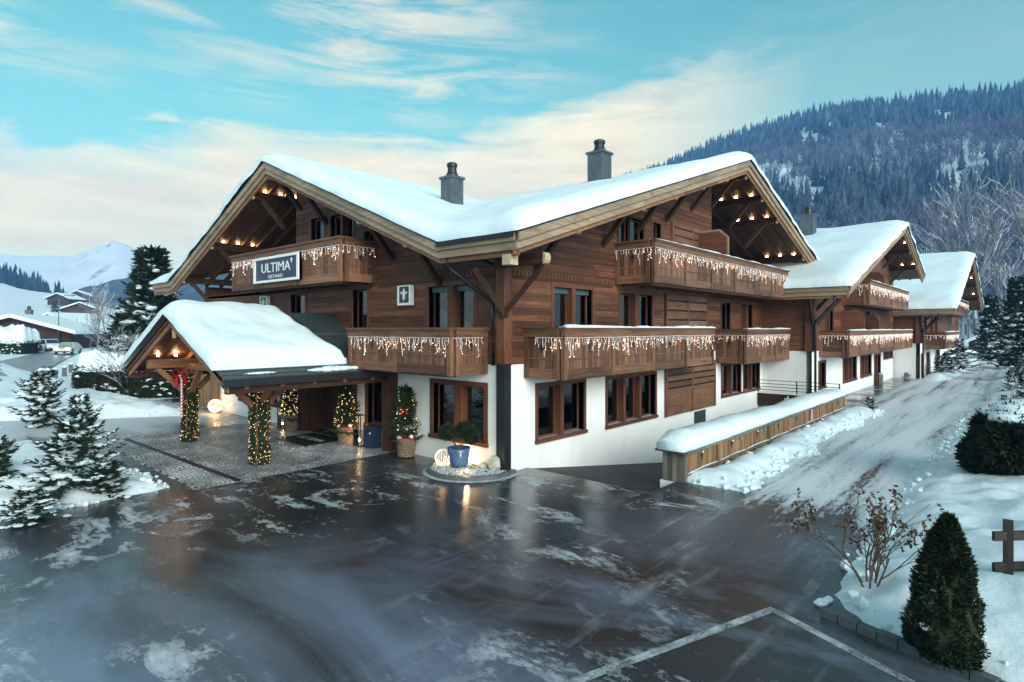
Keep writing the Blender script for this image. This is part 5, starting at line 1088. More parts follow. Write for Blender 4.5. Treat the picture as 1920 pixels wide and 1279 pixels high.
def bed():
    cx,cy,R=-.30,.95,1.27; t=thing('gravel_bed','half-round bed of pale gravel with a dark kerb at the house corner','flower bed',(cx,cy,0)); k=MB(); seg=44
    arc=[(cx+R*math.cos(a),cy+R*math.sin(a)) for a in np.linspace(math.radians(68),math.radians(302),seg)]; arc=[p for p in arc if p[0]<-.005]+[(.22,-.26)]
    inn=[(cx+(x-cx)*.90,cy+(y-cy)*.90) for x,y in arc]
    for i in range(len(arc)-1): k.prism([(*arc[i],.0),(*arc[i+1],.0),(*inn[i+1],.0),(*inn[i],.0)],(0,0,.13))
    k.build('kerb',M_KERB,t); out=[(cx+(x-cx)*1.10,cy+(y-cy)*1.10) for x,y in arc]; s=MB()
    for i in range(len(arc)-1): s.poly([(*out[i],.013),(*out[i+1],.013),(*arc[i+1],.03),(*arc[i],.03)])
    s.build('kerb_apron',M_GRAV,t); MB().poly([(*p,.10) for p in inn]+[(0,inn[0][1],.10)]).build('soil',M_BLACK,t)
    g=MB(); rnd=random.Random(4)
    for _ in range(1500):
        a=rnd.uniform(1.1,5.3); r=R*.9*math.sqrt(rnd.random()); x,y=cx+r*math.cos(a),cy+r*math.sin(a)
        if x>-.03: continue
        g.ball((x,y,.115+rnd.uniform(0,.03)),rnd.uniform(.018,.04),5,3,(1.2,1,.7),.25,rnd)
    tag(g.build('gravel',M_GRAV,t),kind='stuff')
    for n,(x,y,r,sq,lb) in enumerate(((-.28,.52,.13,(.9,.9,.8),'rounded bluish stone between the blue pot and the pale boulder'),(-.22,.16,.2,(.8,1,1.15),'upright pale boulder on gravel beside the dark corner post'))):
        rn=random.Random(n+5); o=MB().ball((x,y,.12+r*sq[2]*.75),r,9,7,sq,.10,rn).build('boulder',M_STONE,None,smooth=False); tag(o,lb,'rock')
    p=thing('topiary_pot','blue glazed pot with a cloud-pruned pine of three dark balls','potted plant',(-.62,1.15,.11)); x,y=-.62,1.15
    MB().lathe([(.20,.11),(.27,.28),(.315,.55),(.325,.68),(.30,.68),(.28,.62)],(x,y,0),28).build('pot',M_POT,p,smooth=True); tk=MB()
    balls=((RGT*-.34,1.10,.25),(RGT*.16,1.18,.26),(RGT*.36,.98,.22)); f=MB(); rn=random.Random(9)
    for d,z,r in balls:
        c=V((x,y,z))+d; tk.tube([(x,y,.6),(x+d.x*.35,y+d.y*.35,.78),(c.x,c.y,c.z-.08)],[.028,.022,.014],6); f.ball(c,r*.72,10,7,(1,1,.85),.1,rn); needle_cards(f,c,(r,r,r*.86),1500,rn,.06,.1,.68)
    tk.build('trunk',M_BARK,p); f.build('crown',M_YEW,p)
    w=thing('light_ball','glowing wire ball on the gravel beside the blue pot','decoration',(-.80,1.62,.12)); b=MB(); c=V((-.80,1.62,.36))
    for k in range(9):
        a=k*math.pi/9; n=V((math.cos(a),math.sin(a),0)); b.tube([c+n*.23*math.cos(q)+V((0,0,.23*math.sin(q))) for q in np.linspace(0,6.283,21)],.006,4,False)
    b.build('wire',M_WIRE,w); bl=MB(); [bl.ball(c+V((.2*math.cos(q*2.4)*math.sqrt(1-(q/30-.9)**2*.9),.2*math.sin(q*2.4),-.21+q*.006)),.014,5,3) for q in range(30)]; o=bl.build('bulbs',M_FAIRYW,w); tag(o,kind='stuff'); lamp_light('ball_light',c-V((0,0,.05)),.8,w)
    for x,y,lb in ((-1.02,.42,'small lit candle on the gravel at the kerb'),):
        q=thing('candle',lb,'candle',(x,y,.12)); MB().lathe([(.05,.12),(.06,.19),(.05,.19)],(x,y,0),12).build('cup',M_STONE,q); f=MB().ball((x,y,.215),.035,8,5).build('flame',M_CANDLE,q); lamp_light('flame_light',(x,y,.30),2.2,f)
    up=thing('uplight','small lamp that lights the white wall behind the blue pot','lamp',(-.16,1.35,.12)); MB().lathe([(.05,0),(.06,.08),(.05,.09)],(-.16,1.35,.12),10).build('housing',M_BLACK,up); f=MB().ball((-.16,1.35,.22),.035,8,5).build('bulb',M_CANDLE,up); lamp_light('up_light',(-.20,1.35,.30),8,f)
bed()
def hotel_sign():
    t=thing('hotel_sign','navy hotel sign with white frame and lettering on the balcony front','sign',(-1.5,9.95,5.75)); F=Fc('v',-1.46); a,c,z0,z1=8.24,11.66,5.74,6.70
    MB().box(*F.bx(a,c,z0,z1,0.0,.10)).build('panel',M_NAVY,t); f=MB()
    for q in ((a,a+.12,z0,z1),(c-.12,c,z0,z1),(a+.12,c-.12,z0,z0+.09),(a+.12,c-.12,z1-.09,z1)): f.box(*F.bx(*q,.0,.15))
    f.build('frame',M_WHITE,t); M_SIGNW=plain('sign_lettering',(.82,.82,.80),.4,.03)
    text_mesh('ULTIMA',.50,'lettering',M_SIGNW,t,(-1.565,9.98,6.27),(0,-1,0),(0,0,1),.006,1.28); text_mesh('GSTAAD',.17,'lettering',M_SIGNW,t,(-1.565,9.98,5.95),(0,-1,0),(0,0,1),.004,1.7)
    e=MB(); fleur(e,(-1.562,8.78,6.46),(0,-1,0),(0,0,1),(-1,0,0),.008,.22); e.build('emblem',M_SIGNW,t)
    for v in (4.16,13.78):
        s=thing('emblem_sign','white framed lily sign on timber wall '+('near the corner window' if v<5 else 'half behind the porch snow'),'sign',(0,v,4.75)); G=Fc('v',-.06)
        MB().box(*G.bx(v-.34,v+.34,4.76,5.40,0,.14)).build('box',M_WHITE,s); MB().box(*G.bx(v-.25,v+.22,4.84,5.36,.141,.147)).build('panel',plain('emblem_panel',(.02,.025,.04),.3,.1),s); b=MB(); fleur(b,(-.209,v-.015,5.10),(0,-1,0),(0,0,1),(-1,0,0),.006,.46); b.build('emblem',M_WHITE,s)
hotel_sign()
# ---------------------------------------------------------------- fence above the ramp, railing, portal
def ramp_fence():
    t=thing('ramp_fence','wooden fence beside the ramp with a thick cap of snow','fence',(11.2,-4.1,0)); F=Fc('u',-4.10); u0,u1=2.4,19.95; n=8; Lp=(u1-u0)/n; rnd=random.Random(8)
    MB().box(u0,u1+.3,-4.0,-3.45,-3.6,-.02).build('retaining_wall',M_PLASTER,t); MB().box(.99,u0-.01,-4.12,-3.9,-.6,-.002).build('ramp_kerb',M_SLATE,t); MB().box(u0+.05,u1,-4.06,-3.52,-.02,.70).build('core',W_DARK[0],t)
    for i in range(n+1): piece('post',F.bx(u0+i*Lp-(.0 if i==0 else .05),u0+i*Lp+(.14 if i==0 else .05),0,.76,-.05,.055),W_FENCE[2] if i else W_GREY[2],t)
    for i in range(n):
        a=u0+i*Lp+(.14 if i==0 else .05); c=u0+(i+1)*Lp-.05; k=12; w=(c-a)/k
        for j in range(k): piece('board',F.bx(a+j*w+.004,a+(j+1)*w-.004,.06,.76,-.02,.006+rnd.uniform(0,.012)),W_FENCE[2],t)
        piece('bottom_rail',F.bx(a,c,.15,.21,.018,.06),W_GREY[0],t); snow_bar(F,t,a,c,.02,.06,.21,.022)
        m=(a+c)/2; b=MB(); fleur(b,F.pt(m,.52,.02),(1,0,0),(0,0,1),(0,-1,0),.006,.26); b.build('lily_cutout',M_BLACK,t)
        if i<3: b=MB().ball(F.pt(m+.02,.63,.04),.035,7,5,(1.2,.7,.8)).build('snow_tuft',M_SNOW,t)
    for j in range(4): piece('board',(u0-.006,u0+.0,-4.08+j*.14,-3.95+j*.14,0,.76),W_GREY[2],t)
    for i in range(n*2): piece('cap_board',(u0-.14+i*(u1-u0+.3)/(n*2),u0-.145+(i+1)*(u1-u0+.3)/(n*2),-4.30,-3.38,.765+rnd.uniform(-.006,.006),.825),W_GREY[0],t)
    # thick snow on the cap
    nu=90; pr=[(-4.27,.0),(-4.34,.12),(-4.33,.27),(-4.22,.40),(-4.0,.46),(-3.75,.46),(-3.5,.40),(-3.37,.27),(-3.36,.12),(-3.42,0)]; co=[];fs=[]; m=len(pr)
    for i in range(nu+1):
        u=u0-.20+(u1-u0+.35)*i/nu; e=min(1,.30+min(i,nu-i)*.22); h=(.72+.55*float(fbm(u*.7,1,3,2)))*math.sqrt(e)*(1-.30*(i/nu))
        for y,z in pr: co.append((u,-3.85+(y+3.85)*(.93+.12*float(fbm(u*1.5,z*9,3,7)))*(.8+.2*e),.828+z*h+.05*(float(fbm(u*2.3,y*5,3,9))-.5)*(z>0)))
    for i in range(nu):
        for j in range(m-1): a=i*m+j; fs.append((a,a+m,a+m+1,a+1))
    fs.append(tuple(range(m))); fs.append(tuple(nu*m+j for j in range(m-1,-1,-1)))
    me=bpy.data.meshes.new('snow_cap'); me.from_pydata(co,[],fs); me.update(); me.materials.append(M_SNOW); me.polygons.foreach_set('use_smooth',[True]*len(me.polygons)); put('snow_cap',me,t)
    M_TAG=plain('blue_tag',(.05,.30,.42),.5,.1); M_PINK=plain('pink_notice',(.62,.36,.55),.5,.1)
    for x in (6.35,8.55): piece('blue_tag',F.bx(x,x+.12,.55,.68,.03,.045),M_TAG,t)
    piece('notice',F.bx(14.05,14.25,.28,.72,.06,.075),M_PINK,t)
ramp_fence()
def portal():
    t=thing('garage_portal','dark timber lintel with a white lily over the garage ramp','portal',(20.2,-1.9,-3)); MB().box(20.0,20.45,-3.95,-.02,.04,.62).build('lintel',W_DARK[1],t); MB().box(20.42,20.62,-3.95,-.02,-3.6,.04).build('garage_door',M_BLACK,t); b=MB(); fleur(b,(19.995,-1.55,.33),(0,-1,0),(0,0,1),(-1,0,0),.01,.48); b.build('lily_emblem',M_WHITE,t); MB().box(19.98,20.68,-4.0,-.02,.62,.67).build('coping',M_PLASTER,t)
    r=thing('railing','black metal railing on the lintel over the garage ramp','railing',(20.1,-1.95,.67))
    for v in (-.05,-1.95,-3.9): piece('post',(20.06,20.11,v-.025,v+.025,.67,1.32),M_BLACK,r)
    for z in (.80,.96,1.12,1.30): piece('bar',(20.07,20.10,-3.9,-.05,z-.015,z+.015),M_BLACK,r)
    g=thing('bollard','pale steel bollard against the wall of the second chalet','bollard',(36.6,-2.95,0)); MB().lathe([(.14,0),(.14,.85),(.10,.9)],(36.6,-2.95,0),12).build('shaft',M_ZINC,g); MB().lathe([(.15,.80),(.15,.86)],(36.6,-2.95,0),12).build('collar',M_WHITE,g)
portal()
for (x,y,lb) in ((-.55,17.9,'glowing woven ball on the snow by the timber screen'),(-.2,17.0,'wire ball beside the glowing woven ball')):
    t=thing('light_globe',lb,'decoration',(x,y,.1)); c=V((x,y,.38)); b=MB()
    for k in range(12):
        a=k*math.pi/12; n=V((math.cos(a),math.sin(a),.0)); b.tube([c+n*.3*math.cos(q)+V((0,0,.3*math.sin(q))) for q in np.linspace(0,6.283,17)],.012 if 'woven' in lb[:14] else .008,4,False)
    b.build('wire',emit_mat('globe_glow',(1.0,.72,.35),.7) if lb.startswith('glowing') else M_WIRE,t)
    if lb.startswith('glowing'): lamp_light('globe_light',c,5,t)
# ================================================================ PLANTS
def world_spot(x,y,z=None):
    p=pxg(x,y,0); 
    for _ in range(4): p=pxg(x,y,gz(p.x,p.y))
    return p
SP_SMALL=[spruce_parts(2.2,1.05,s,9,7,7,.30,sn,bl,1) for s,sn,bl in ((21,1.3,.11),(22,.7,.10),(23,1.2,.13))]
def spruce_inst(name,label,x,y,parts,h0,h,wid,group,rz):
    p=world_spot(x,y); o=make_tree(name,label,'spruce',(p.x,p.y,p.z-.05),group,list(zip(('trunk','crown','snow'),parts)),(M_BARK,M_SPRUCE,M_SNOW),rz,(h/h0*wid*1.15,h/h0*wid*1.15,h/h0)); o.rotation_euler=(.10*math.sin(rz*2.3),.12*math.cos(rz*1.7),rz); return o
grp='young spruces in the snowy island'
for i,(x,y,h,w,lb) in enumerate(((112,950,1.95,1.1,'broad snow-covered young spruce in the middle of the snowy island'),(200,935,.95,1.5,'low spreading young spruce at the tip of the snowy island'),(80,800,2.5,1.0,'dark young spruce with little snow at the back of the island, towards the street'),(165,868,1.9,.8,'slim sparse young spruce with bare leader between the broad ones'),(-12,940,1.6,1.1,'snow-dusted young spruce at the outer edge of the island'),(52,985,.85,1.5,'small snow-buried spruce shoot in front of the broad one'))):
    spruce_inst('young_spruce',lb,x,y,SP_SMALL[i%3],2.2,h,w,grp,i*1.3)
SP_BIG=spruce_parts(9,2.7,31,17,9,9,.85,.30,.36)
p=pxd(285,37); make_tree('spruce_tree','tall dark spruce with snow on its boughs behind the porch roof','spruce',(p.x,p.y,.3),None,list(zip(('trunk','crown','snow'),SP_BIG)),(M_BARK,M_SPRUCE,M_SNOW),.4,(1.1,1.1,1.0))
p=pxd(243,41); make_tree('spruce_tree','lower dense spruce beside the tall one behind the porch','spruce',(p.x,p.y,.3),None,list(zip(('trunk','crown','snow'),SP_BIG)),(M_BARK,M_SPRUCE,M_SNOW),2.1,(1.0,1.0,.58))
# right edge spruces by the road end
for i,(x,d,h,w,lb) in enumerate(((1908,58,9.0,.85,'tall snowy spruce beside the snowy road past the hedge'),(1858,74,8.5,.9,'medium spruce behind the dark shed'),(1915,44,3.6,1.0,'short spruce on the verge near the tall snowy one'),(1748,175,13,.9,'lone spruce on the snow slope above the third chalet'))):
    p=pxd(x,d); z=max(0,float(hill_h(np.array([(x-960)/F_PX*d]),np.array([float(d)]))[0])) if d>150 else gz(p.x,p.y); make_tree('spruce_tree',lb,'spruce',(p.x,p.y,z-.1),None,list(zip(('trunk','crown','snow'),SP_BIG)),(M_BARK,M_SPRUCE,M_SNOW),i*1.7,(h/9*w,h/9*w,h/9))
def bare_parts(h,seed,depth=5,spread=.55,r0=None,nb=(2,3),twig=.010):
    rnd=random.Random(seed); b=MB(); ends=[]
    def grow(p,d,L_,r,k):
        n=3; pts=[p]; 
        for i in range(n): d=(d+V((rnd.gauss(0,.10),rnd.gauss(0,.10),rnd.gauss(.03,.05)))).normalized(); p=p+d*L_/n; pts.append(p)
        b.tube(pts,[r*(1-.38*i/n) for i in range(n+1)],6 if r>.05 else (4 if r>.02 else 3),False)
        if k==0: ends.append((p,d)); return
        for i in range(rnd.randint(*nb)):
            a=rnd.uniform(0,6.283); o=V((math.cos(a),math.sin(a),0)); dd=(d+(o-d*o.dot(d))*spread*rnd.uniform(.6,1.3)+V((0,0,.12))).normalized(); q=pts[-1] if i==0 else pts[rnd.choice((1,2,3))]; grow(q,dd,L_*rnd.uniform(.62,.85),max(twig,r*.60*rnd.uniform(.8,1.1)),k-1)
        if k>1 and rnd.random()<.7: grow(pts[-1],(d+V((0,0,.2))).normalized(),L_*.8,r*.62,k-1)
    grow(V((0,0,-.1)),V((0,0,1)),h*.30,r0 or h*.016,depth)
    return b,ends
BT=[bare_parts(26,s,5,.50,.48,(2,3),.045)[0] for s in (3,4)]
for i,(x,d,h,lb) in enumerate(((1838,92,30,'tallest bare tree with snow on its limbs beyond the third chalet'),(1880,105,24,'bare leaning tree between the tallest bare tree and the spruces'),(1722,150,20,'bare tree on the slope above the ridge of the second chalet'),(1800,135,22,'slender bare tree right behind the third chalet'),(1912,80,27,'bare tree rising behind the tall snowy spruce'),(1765,160,17,'small bare tree beside the lone spruce on the slope'))):
    p=pxd(x,d); z=float(hill_h(np.array([(x-960)/F_PX*d]),np.array([float(d)]))[0]); z=max(z,-.2) if d>130 else gz(p.x,p.y)
    t=thing('bare_tree',lb,'tree',(0,0,0),None); BT[i%2].build('trunk_and_limbs',M_SNOWBARK,t); t.location=(p.x,p.y,z-.2); t.rotation_euler=(.0 if i!=1 else .12,0,i*1.1); t.scale=(h/26*.9,h/26*.9,h/26)
# bare trees and bushes by the street on the left
BS=[bare_parts(6,s,5,.6,.09,(2,3),.014)[0] for s in (13,14)]
for i,(x,d,h,lb) in enumerate(((212,46,6.2,'bare bush with snowy twigs beside the lower dense spruce'),(186,70,9,'bare tree by the street between brown house and spruces'),(168,95,8,'thin bare tree at the street side in front of brown house'),(238,34,4.2,'low bare bush in front of the spruces by the hedge'))):
    p=pxd(x,d); t=thing('bare_bush' if h<7 else 'bare_tree',lb,'bush' if h<7 else 'tree',(0,0,0),None); BS[i%2].build('limbs',M_SNOWBARK,t); t.location=(p.x,p.y,gz(p.x,p.y)-.1); t.rotation_euler=(0,0,i*2.0); t.scale=(h/6,h/6,h/6)
def hedge(name,label,c,lx,ly,h,rz,seed,n,size,snow=.3,mat=None,fancy=0):
    rnd=random.Random(seed); t=thing(name,label,'hedge',(0,0,0)); f=MB(); f.box(-lx/2+.22,lx/2-.22,-ly/2+.22,ly/2-.22,0,h-.22)
    for _ in range(n):
        s=rnd.choice('xxyyzxy'); x,y,z=rnd.uniform(-lx/2,lx/2),rnd.uniform(-ly/2,ly/2),rnd.uniform(0,h)
        if s=='x': x=rnd.choice((-1,1))*lx/2
        elif s=='y': y=rnd.choice((-1,1))*ly/2
        else: z=h
        p=V((x,y,z))+V((rnd.gauss(0,.05)*size*7,rnd.gauss(0,.05)*size*7,rnd.gauss(0,.04)*size*7)); nrm=V((x/lx*2 if s=='x' else 0,y/ly*2 if s=='y' else 0,1 if s=='z' else .15)); d=(nrm+V((rnd.gauss(0,.6),rnd.gauss(0,.6),rnd.gauss(0,.5)))).normalized()
        spray(f,p,d,d.cross(V((rnd.gauss(0,1),rnd.gauss(0,1),rnd.gauss(0,1)))).normalized(),size*rnd.uniform(.6,1.4),size*.16)
    f.build('foliage',mat or M_YEW,t); fl=MB()
    for _ in range(int(26*lx)):
        s=rnd.choice((-1,1)); fl.ball((rnd.uniform(-lx/2,lx/2),s*(ly/2+.04),rnd.uniform(.1,h)),rnd.uniform(.3,1)*size*.55,6,4,(1.5,.7,.6),.2,rnd)
    tag(fl.build('snow_flecks',M_SNOW,t),kind='stuff')
    if snow:
        nu,nv=max(8,int(lx/.18)),max(6,int(ly/.18)); co=[];fs=[]
        for i in range(nu+1):
            for j in range(nv+1):
                x=-lx/2-.05+(lx+.1)*i/nu; y=-ly/2-.05+(ly+.1)*j/nv; e=min(x+lx/2+.05,lx/2+.05-x,y+ly/2+.05,ly/2+.05-y); q=math.sqrt(max(0,1-(1-max(0,min(1,e/.35)))**2)); k=float(fbm(x*1.2+seed,y*1.2,3,seed)); co.append((x,y,h-.10+snow*q*(.55+.9*k)-(.12*(1-q))))
        w=nv+1
        for i in range(nu):
            for j in range(nv): a=i*w+j; fs.append((a,a+w,a+w+1,a+1))
        me=bpy.data.meshes.new('snow'); me.from_pydata(co,[],fs); me.update(); me.materials.append(M_SNOW); me.polygons.foreach_set('use_smooth',[True]*len(me.polygons)); put('snow',me,t)
    t.location=c; t.rotation_euler=(0,0,rz); return t
AY=math.atan2(FWD.y,FWD.x)-math.pi/2      # facing the camera
p=pxd(258,35); hedge('clipped_hedge','dark clipped hedge with a thick roof of snow behind the porch',(p.x,p.y,.0),5.6,2.2,1.75,AY+.1,3,12000,.22,.95)
p=pxd(2,76); hedge('clipped_hedge','dark hedge under a rounded snow heap across the street',(p.x,p.y,.3),8,3,2.1,AY,5,5000,.25,2.0)
def ragged_hedge():
    t=thing('conifer_hedge','ragged dark conifer hedge with snow on top at the edge of the lane','hedge',(6.9,-10.4,0)); rnd=random.Random(6); f=MB(); sn=MB()
    for _ in range(15):
        c=V((6.9+rnd.uniform(-.6,.6),-10.4+rnd.uniform(-.5,.5),rnd.uniform(.45,1.65))); r=rnd.uniform(.42,.58); f.ball(c,r*.75,9,6,(1,1,1),.1,rnd); needle_cards(f,c,(r,r,r),1700,rnd,.15,.15,.7)
        if c.z>1.25: sn.ball(c+V((.1,0,r*.8)),r*.75,12,7,(1.2,1.2,.42),.08,rnd)
    sn.ball((7.7,-10.8,1.75),.85,16,9,(1.2,1.0,.55),.06,rnd)
    f.build('foliage',M_YEW,t); tag(sn.build('snow',M_SNOW,t,smooth=True),kind='stuff')
ragged_hedge()
def yew():
    t=thing('yew_cone','dense dark cone-shaped yew in the snow by the kerb','shrub',(0,0,0)); rnd=random.Random(2); f=MB()
    prof=lambda k:.47*(1-k)**.62*(1+.10*math.sin(k*9)) if k>.12 else .36+.9*k
    seg=22; ring=14; i0=0
    for a in range(ring+1):
        k=a/ring; r=prof(k)*.86
        for j in range(seg): t_=6.283*j/seg; q=r*(1+.12*math.sin(j*2.3+a)); f.v.append((q*math.cos(t_),q*math.sin(t_),1.72*k))
    for a in range(ring):
        for j in range(seg): p_=a*seg+j; q_=a*seg+(j+1)%seg; f.f.append((p_,q_,q_+seg,p_+seg))
    for _ in range(15000):
        k=rnd.random()**1.25; a=rnd.uniform(0,6.283); lump=1+.20*math.sin(a*2+k*8)+.12*math.sin(a*5-k*13)+.06*math.sin(a*11+k*23); r=prof(k)*lump*rnd.uniform(.84,1.03); n=V((math.cos(a),math.sin(a),.35)); p_=V((r*math.cos(a),r*math.sin(a),1.74*k)); d=(n+V((rnd.gauss(0,.5),rnd.gauss(0,.5),rnd.gauss(.25,.5)))).normalized(); spray(f,p_,d,d.cross(V((rnd.gauss(0,1),rnd.gauss(0,1),rnd.gauss(0,1)))).normalized(),rnd.uniform(.04,.10),.011)
    f.build('foliage',M_YEW,t); s=MB()
    for q in range(16): k=rnd.uniform(.05,.6); a=rnd.uniform(0,6.283); r=prof(k)*1.0; s.ball((r*math.cos(a),r*math.sin(a),1.74*k),rnd.uniform(.02,.06),7,4,(1.3,1.3,.6),.2,rnd)
    tag(s.build('snow',M_SNOW,t),kind='stuff'); MB().tube([(0,0,-.1),(0,0,.5)],[.05,.04],7).build('trunk',M_BARK,t); t.location=(-3.22,-10.05,.10); t.scale=(.86,.86,.96); t.rotation_euler=(.05,-.04,0); return t
yew()
def leafy_shrub():
    t=thing('bare_shrub','leafless shrub with clusters of withered brown seed heads on the verge','shrub',(0,0,0)); rnd=random.Random(12); b=MB(); lf=MB(); ends=[]
    for k in range(8):
        a=k*.8+rnd.uniform(-.2,.2); lean=rnd.uniform(.15,.65); d=V((math.cos(a)*lean,math.sin(a)*lean,1)).normalized()
        def grow(p,d,L_,r,n):
            pts=[p]
            for i in range(4): d=(d+V((rnd.gauss(0,.09),rnd.gauss(0,.09),rnd.gauss(.02,.05)))).normalized(); p=p+d*L_/4; pts.append(p)
            b.tube(pts,[r*(1-.1*i) for i in range(5)],5,False)
            if n==0: ends.append((p,d)); return
            for i in range(rnd.randint(2,3)):
                o=V((rnd.gauss(0,1),rnd.gauss(0,1),rnd.gauss(0,.4))).normalized(); grow(pts[rnd.choice((2,3,4))],(d*.9+o*.62+V((0,0,.1))).normalized(),L_*rnd.uniform(.5,.8),r*.62,n-1)
        grow(V((rnd.uniform(-.06,.06),rnd.uniform(-.06,.06),-.1)),d,rnd.uniform(.55,.8),.014,3)
    for p_,d in ends:
        if rnd.random()<.62:
            for q in range(rnd.randint(5,11)):
                c=p_+V((rnd.gauss(0,.03),rnd.gauss(0,.03),rnd.gauss(0,.04))); a=V((rnd.gauss(0,1),rnd.gauss(0,1),rnd.gauss(0,1))).normalized(); s=a.cross(V((rnd.gauss(0,1),rnd.gauss(0,1),1))).normalized(); l=rnd.uniform(.02,.04); lf.poly([c-a*l,c+s*l*.6,c+a*l,c-s*l*.6])
    b.build('stems',plain('shrub_stem',(.09,.065,.05),.8,.3),t); tag(lf.build('seed_heads',plain('withered_leaf',(.075,.035,.018),.8,.4,20),t),kind='stuff'); p=world_spot(1632,1100); t.location=(p.x,p.y,p.z-.08); t.scale=(1.2,1.2,1.3)
leafy_shrub()
TW=[bare_parts(1.1,s,4,.7,.012,(2,3),.004)[0] for s in (51,52)]
rnd=random.Random(44)
where=lambda u:'ramp fence' if u<20 else ('second chalet' if u<44 else 'third chalet')
for i in range(22):
    u=9.0+i*2.0+rnd.uniform(-.8,.8); v=-9.6-rnd.uniform(0,1.6)-u*.012; sp=i%3==0
    if sp: make_tree('young_spruce','young spruce poking out of the snow verge opposite the '+where(u),'spruce',(u,v,gz(u,v)-.1),'young spruces in the lane verge',list(zip(('trunk','crown','snow'),SP_SMALL[i%2])),(M_BARK,M_SPRUCE,M_SNOW),i*1.0,rnd.uniform(.38,.62))
    else:
        t=thing('bare_twig_shrub','tuft of bare twigs in the snow verge opposite the '+where(u),'shrub',(0,0,0),'bare shrubs in the lane verge'); TW[i%2].build('twigs',M_BARK,t); t.location=(u,v,gz(u,v)-.08); t.rotation_euler=(0,0,i); s_=rnd.uniform(.8,1.5); t.scale=(s_*1.3,s_*1.3,s_)
for i,(u,v,s_) in enumerate(((47.5,-5.3,.55),(50.5,-5.6,.8),(55.0,-5.9,1.25),(21.7,-4.9,.32),(43.2,-3.6,.3))):
    make_tree('snowy_bush',['snow-heaped evergreen bush at the near corner of the third chalet','rounded snowy bush below the third chalet balcony','tall snow-laden evergreen before the third chalet','tiny snowy bush at the far end of the ramp fence','low dark bush at the drain before the third chalet'][i],'bush',(u,v,gz(u,v)-.05),None,list(zip(('trunk','crown','snow'),SP_SMALL[(i+1)%3])),(M_BARK,M_SPRUCE,M_SNOW),i*1.4,(s_*1.5,s_*1.5,s_))
# kerb and rail fence at the lower right
for i in range(9):
    a=V((-3.00-.075*i,-8.66-.24*i)); c=V((-3.00-.075*(i+1),-8.66-.24*(i+1))); d=(c-a).normalized(); n=V((-d.y,d.x)); k=MB().prism([(a.x+d.x*.008,a.y+d.y*.008,0),(c.x-d.x*.008,c.y-d.y*.008,0),(c.x+n.x*.13,c.y+n.y*.13,0),(a.x+n.x*.13,a.y+n.y*.13,0)],(0,0,.12+.012*math.sin(i*2.2))); o=k.build('kerb_stone',M_KERB); tag(o,kind='structure')
def rail_fence():
    t=thing('rail_fence','weathered post-and-rail fence in the snow beyond the yew','fence',(-.75,-10.85,0)); M=W_OLD
    for (x,y) in ((-.80,-10.62),(.9,-12.3)): MB().box(x-.06,x+.06,y-.06,y+.06,-.1,1.22).build('post',M[2],t)
    for z in (.55,1.0): MB().beam((-.98,-10.46,z),(2.2,-13.5,z),.05,.13).build('rail',M[0],t)
    s=thing('stake','pale wooden stake in the snow beside the square hedge','stake',(7.2,-10.75,0)); MB().box(7.13,7.23,-10.80,-10.70,-.1,1.15).build('shaft',M[2],s); MB().prism([(7.13,-10.8,1.15),(7.23,-10.8,1.15),(7.18,-10.8,1.22)],(0,.10,0)).build('tip',M[2],s)
rail_fence()
# ================================================================ VILLAGE STREET AND FAR THINGS
def shed():
    t=thing('dark_shed','low dark timber shed under snow at the end of the lane','shed',(0,0,0)); b=MB().box(-5,5,-3,3,0,2.0); b.prism([(-5,-3,2.0),(5,-3,2.0),(5,0,3.6),(-5,0,3.6)],(0,0,-.1)); b.prism([(-5,3,2.0),(-5,-3,2.0),(-5,0,3.5)],(.1,0,0)); b.prism([(5,3,2.0),(5,-3,2.0),(5,0,3.5)],(-.1,0,0)); b.build('wall',W_DARK[2],t)
    s=MB(); 
    for sg in (-1,1): s.prism([(-5.6,sg*3.7,1.75),(5.6,sg*3.7,1.75),(5.6,0,3.75),(-5.6,0,3.75)],(0,0,.5))
    s.build('roof_snow',M_SNOW,t); p=pxd(1862,92); t.location=(p.x,p.y,gz(p.x,p.y)-.1); t.rotation_euler=(0,0,AY+.9)
    w=thing('low_wall','low dark wall with a snow cap at the end of the lane','wall',(0,0,0)); MB().box(-5,5,-.2,.2,0,.8).build('wall',M_SLATE,w); MB().box(-5.1,5.1,-.35,.35,.8,1.15).build('snow_cap',M_SNOW,w); p=pxd(1865,80); w.location=(p.x,p.y,gz(p.x,p.y)); w.rotation_euler=(0,0,AY)
shed()
M_STREET=plain('slushy_street',(.17,.18,.21),.4,.35,.6,spec=.5)
def street():
    e1=[(-120,722),(0,690),(60,672),(112,655),(170,640),(225,629)]; e2=[(-120,800),(0,738),(70,705),(128,678),(190,652),(240,634)]; b=MB(); A=[];B=[]
    for l,o in ((e1,A),(e2,B)):
        for x,y in l:
            p=pxg(x,y,0)
            for _ in range(6): p=pxg(x,y,.55 if p.y>90 else .3*min(1,max(0,(p.y-20)/70)))
            o.append(V((p.x,p.y,gz(p.x,p.y)+.06)))
    for i in range(len(A)-1): b.poly([A[i],A[i+1],B[i+1],B[i]])
    tag(b.build('street_road',M_STREET),kind='structure'); return A,B
SA,SB=street()
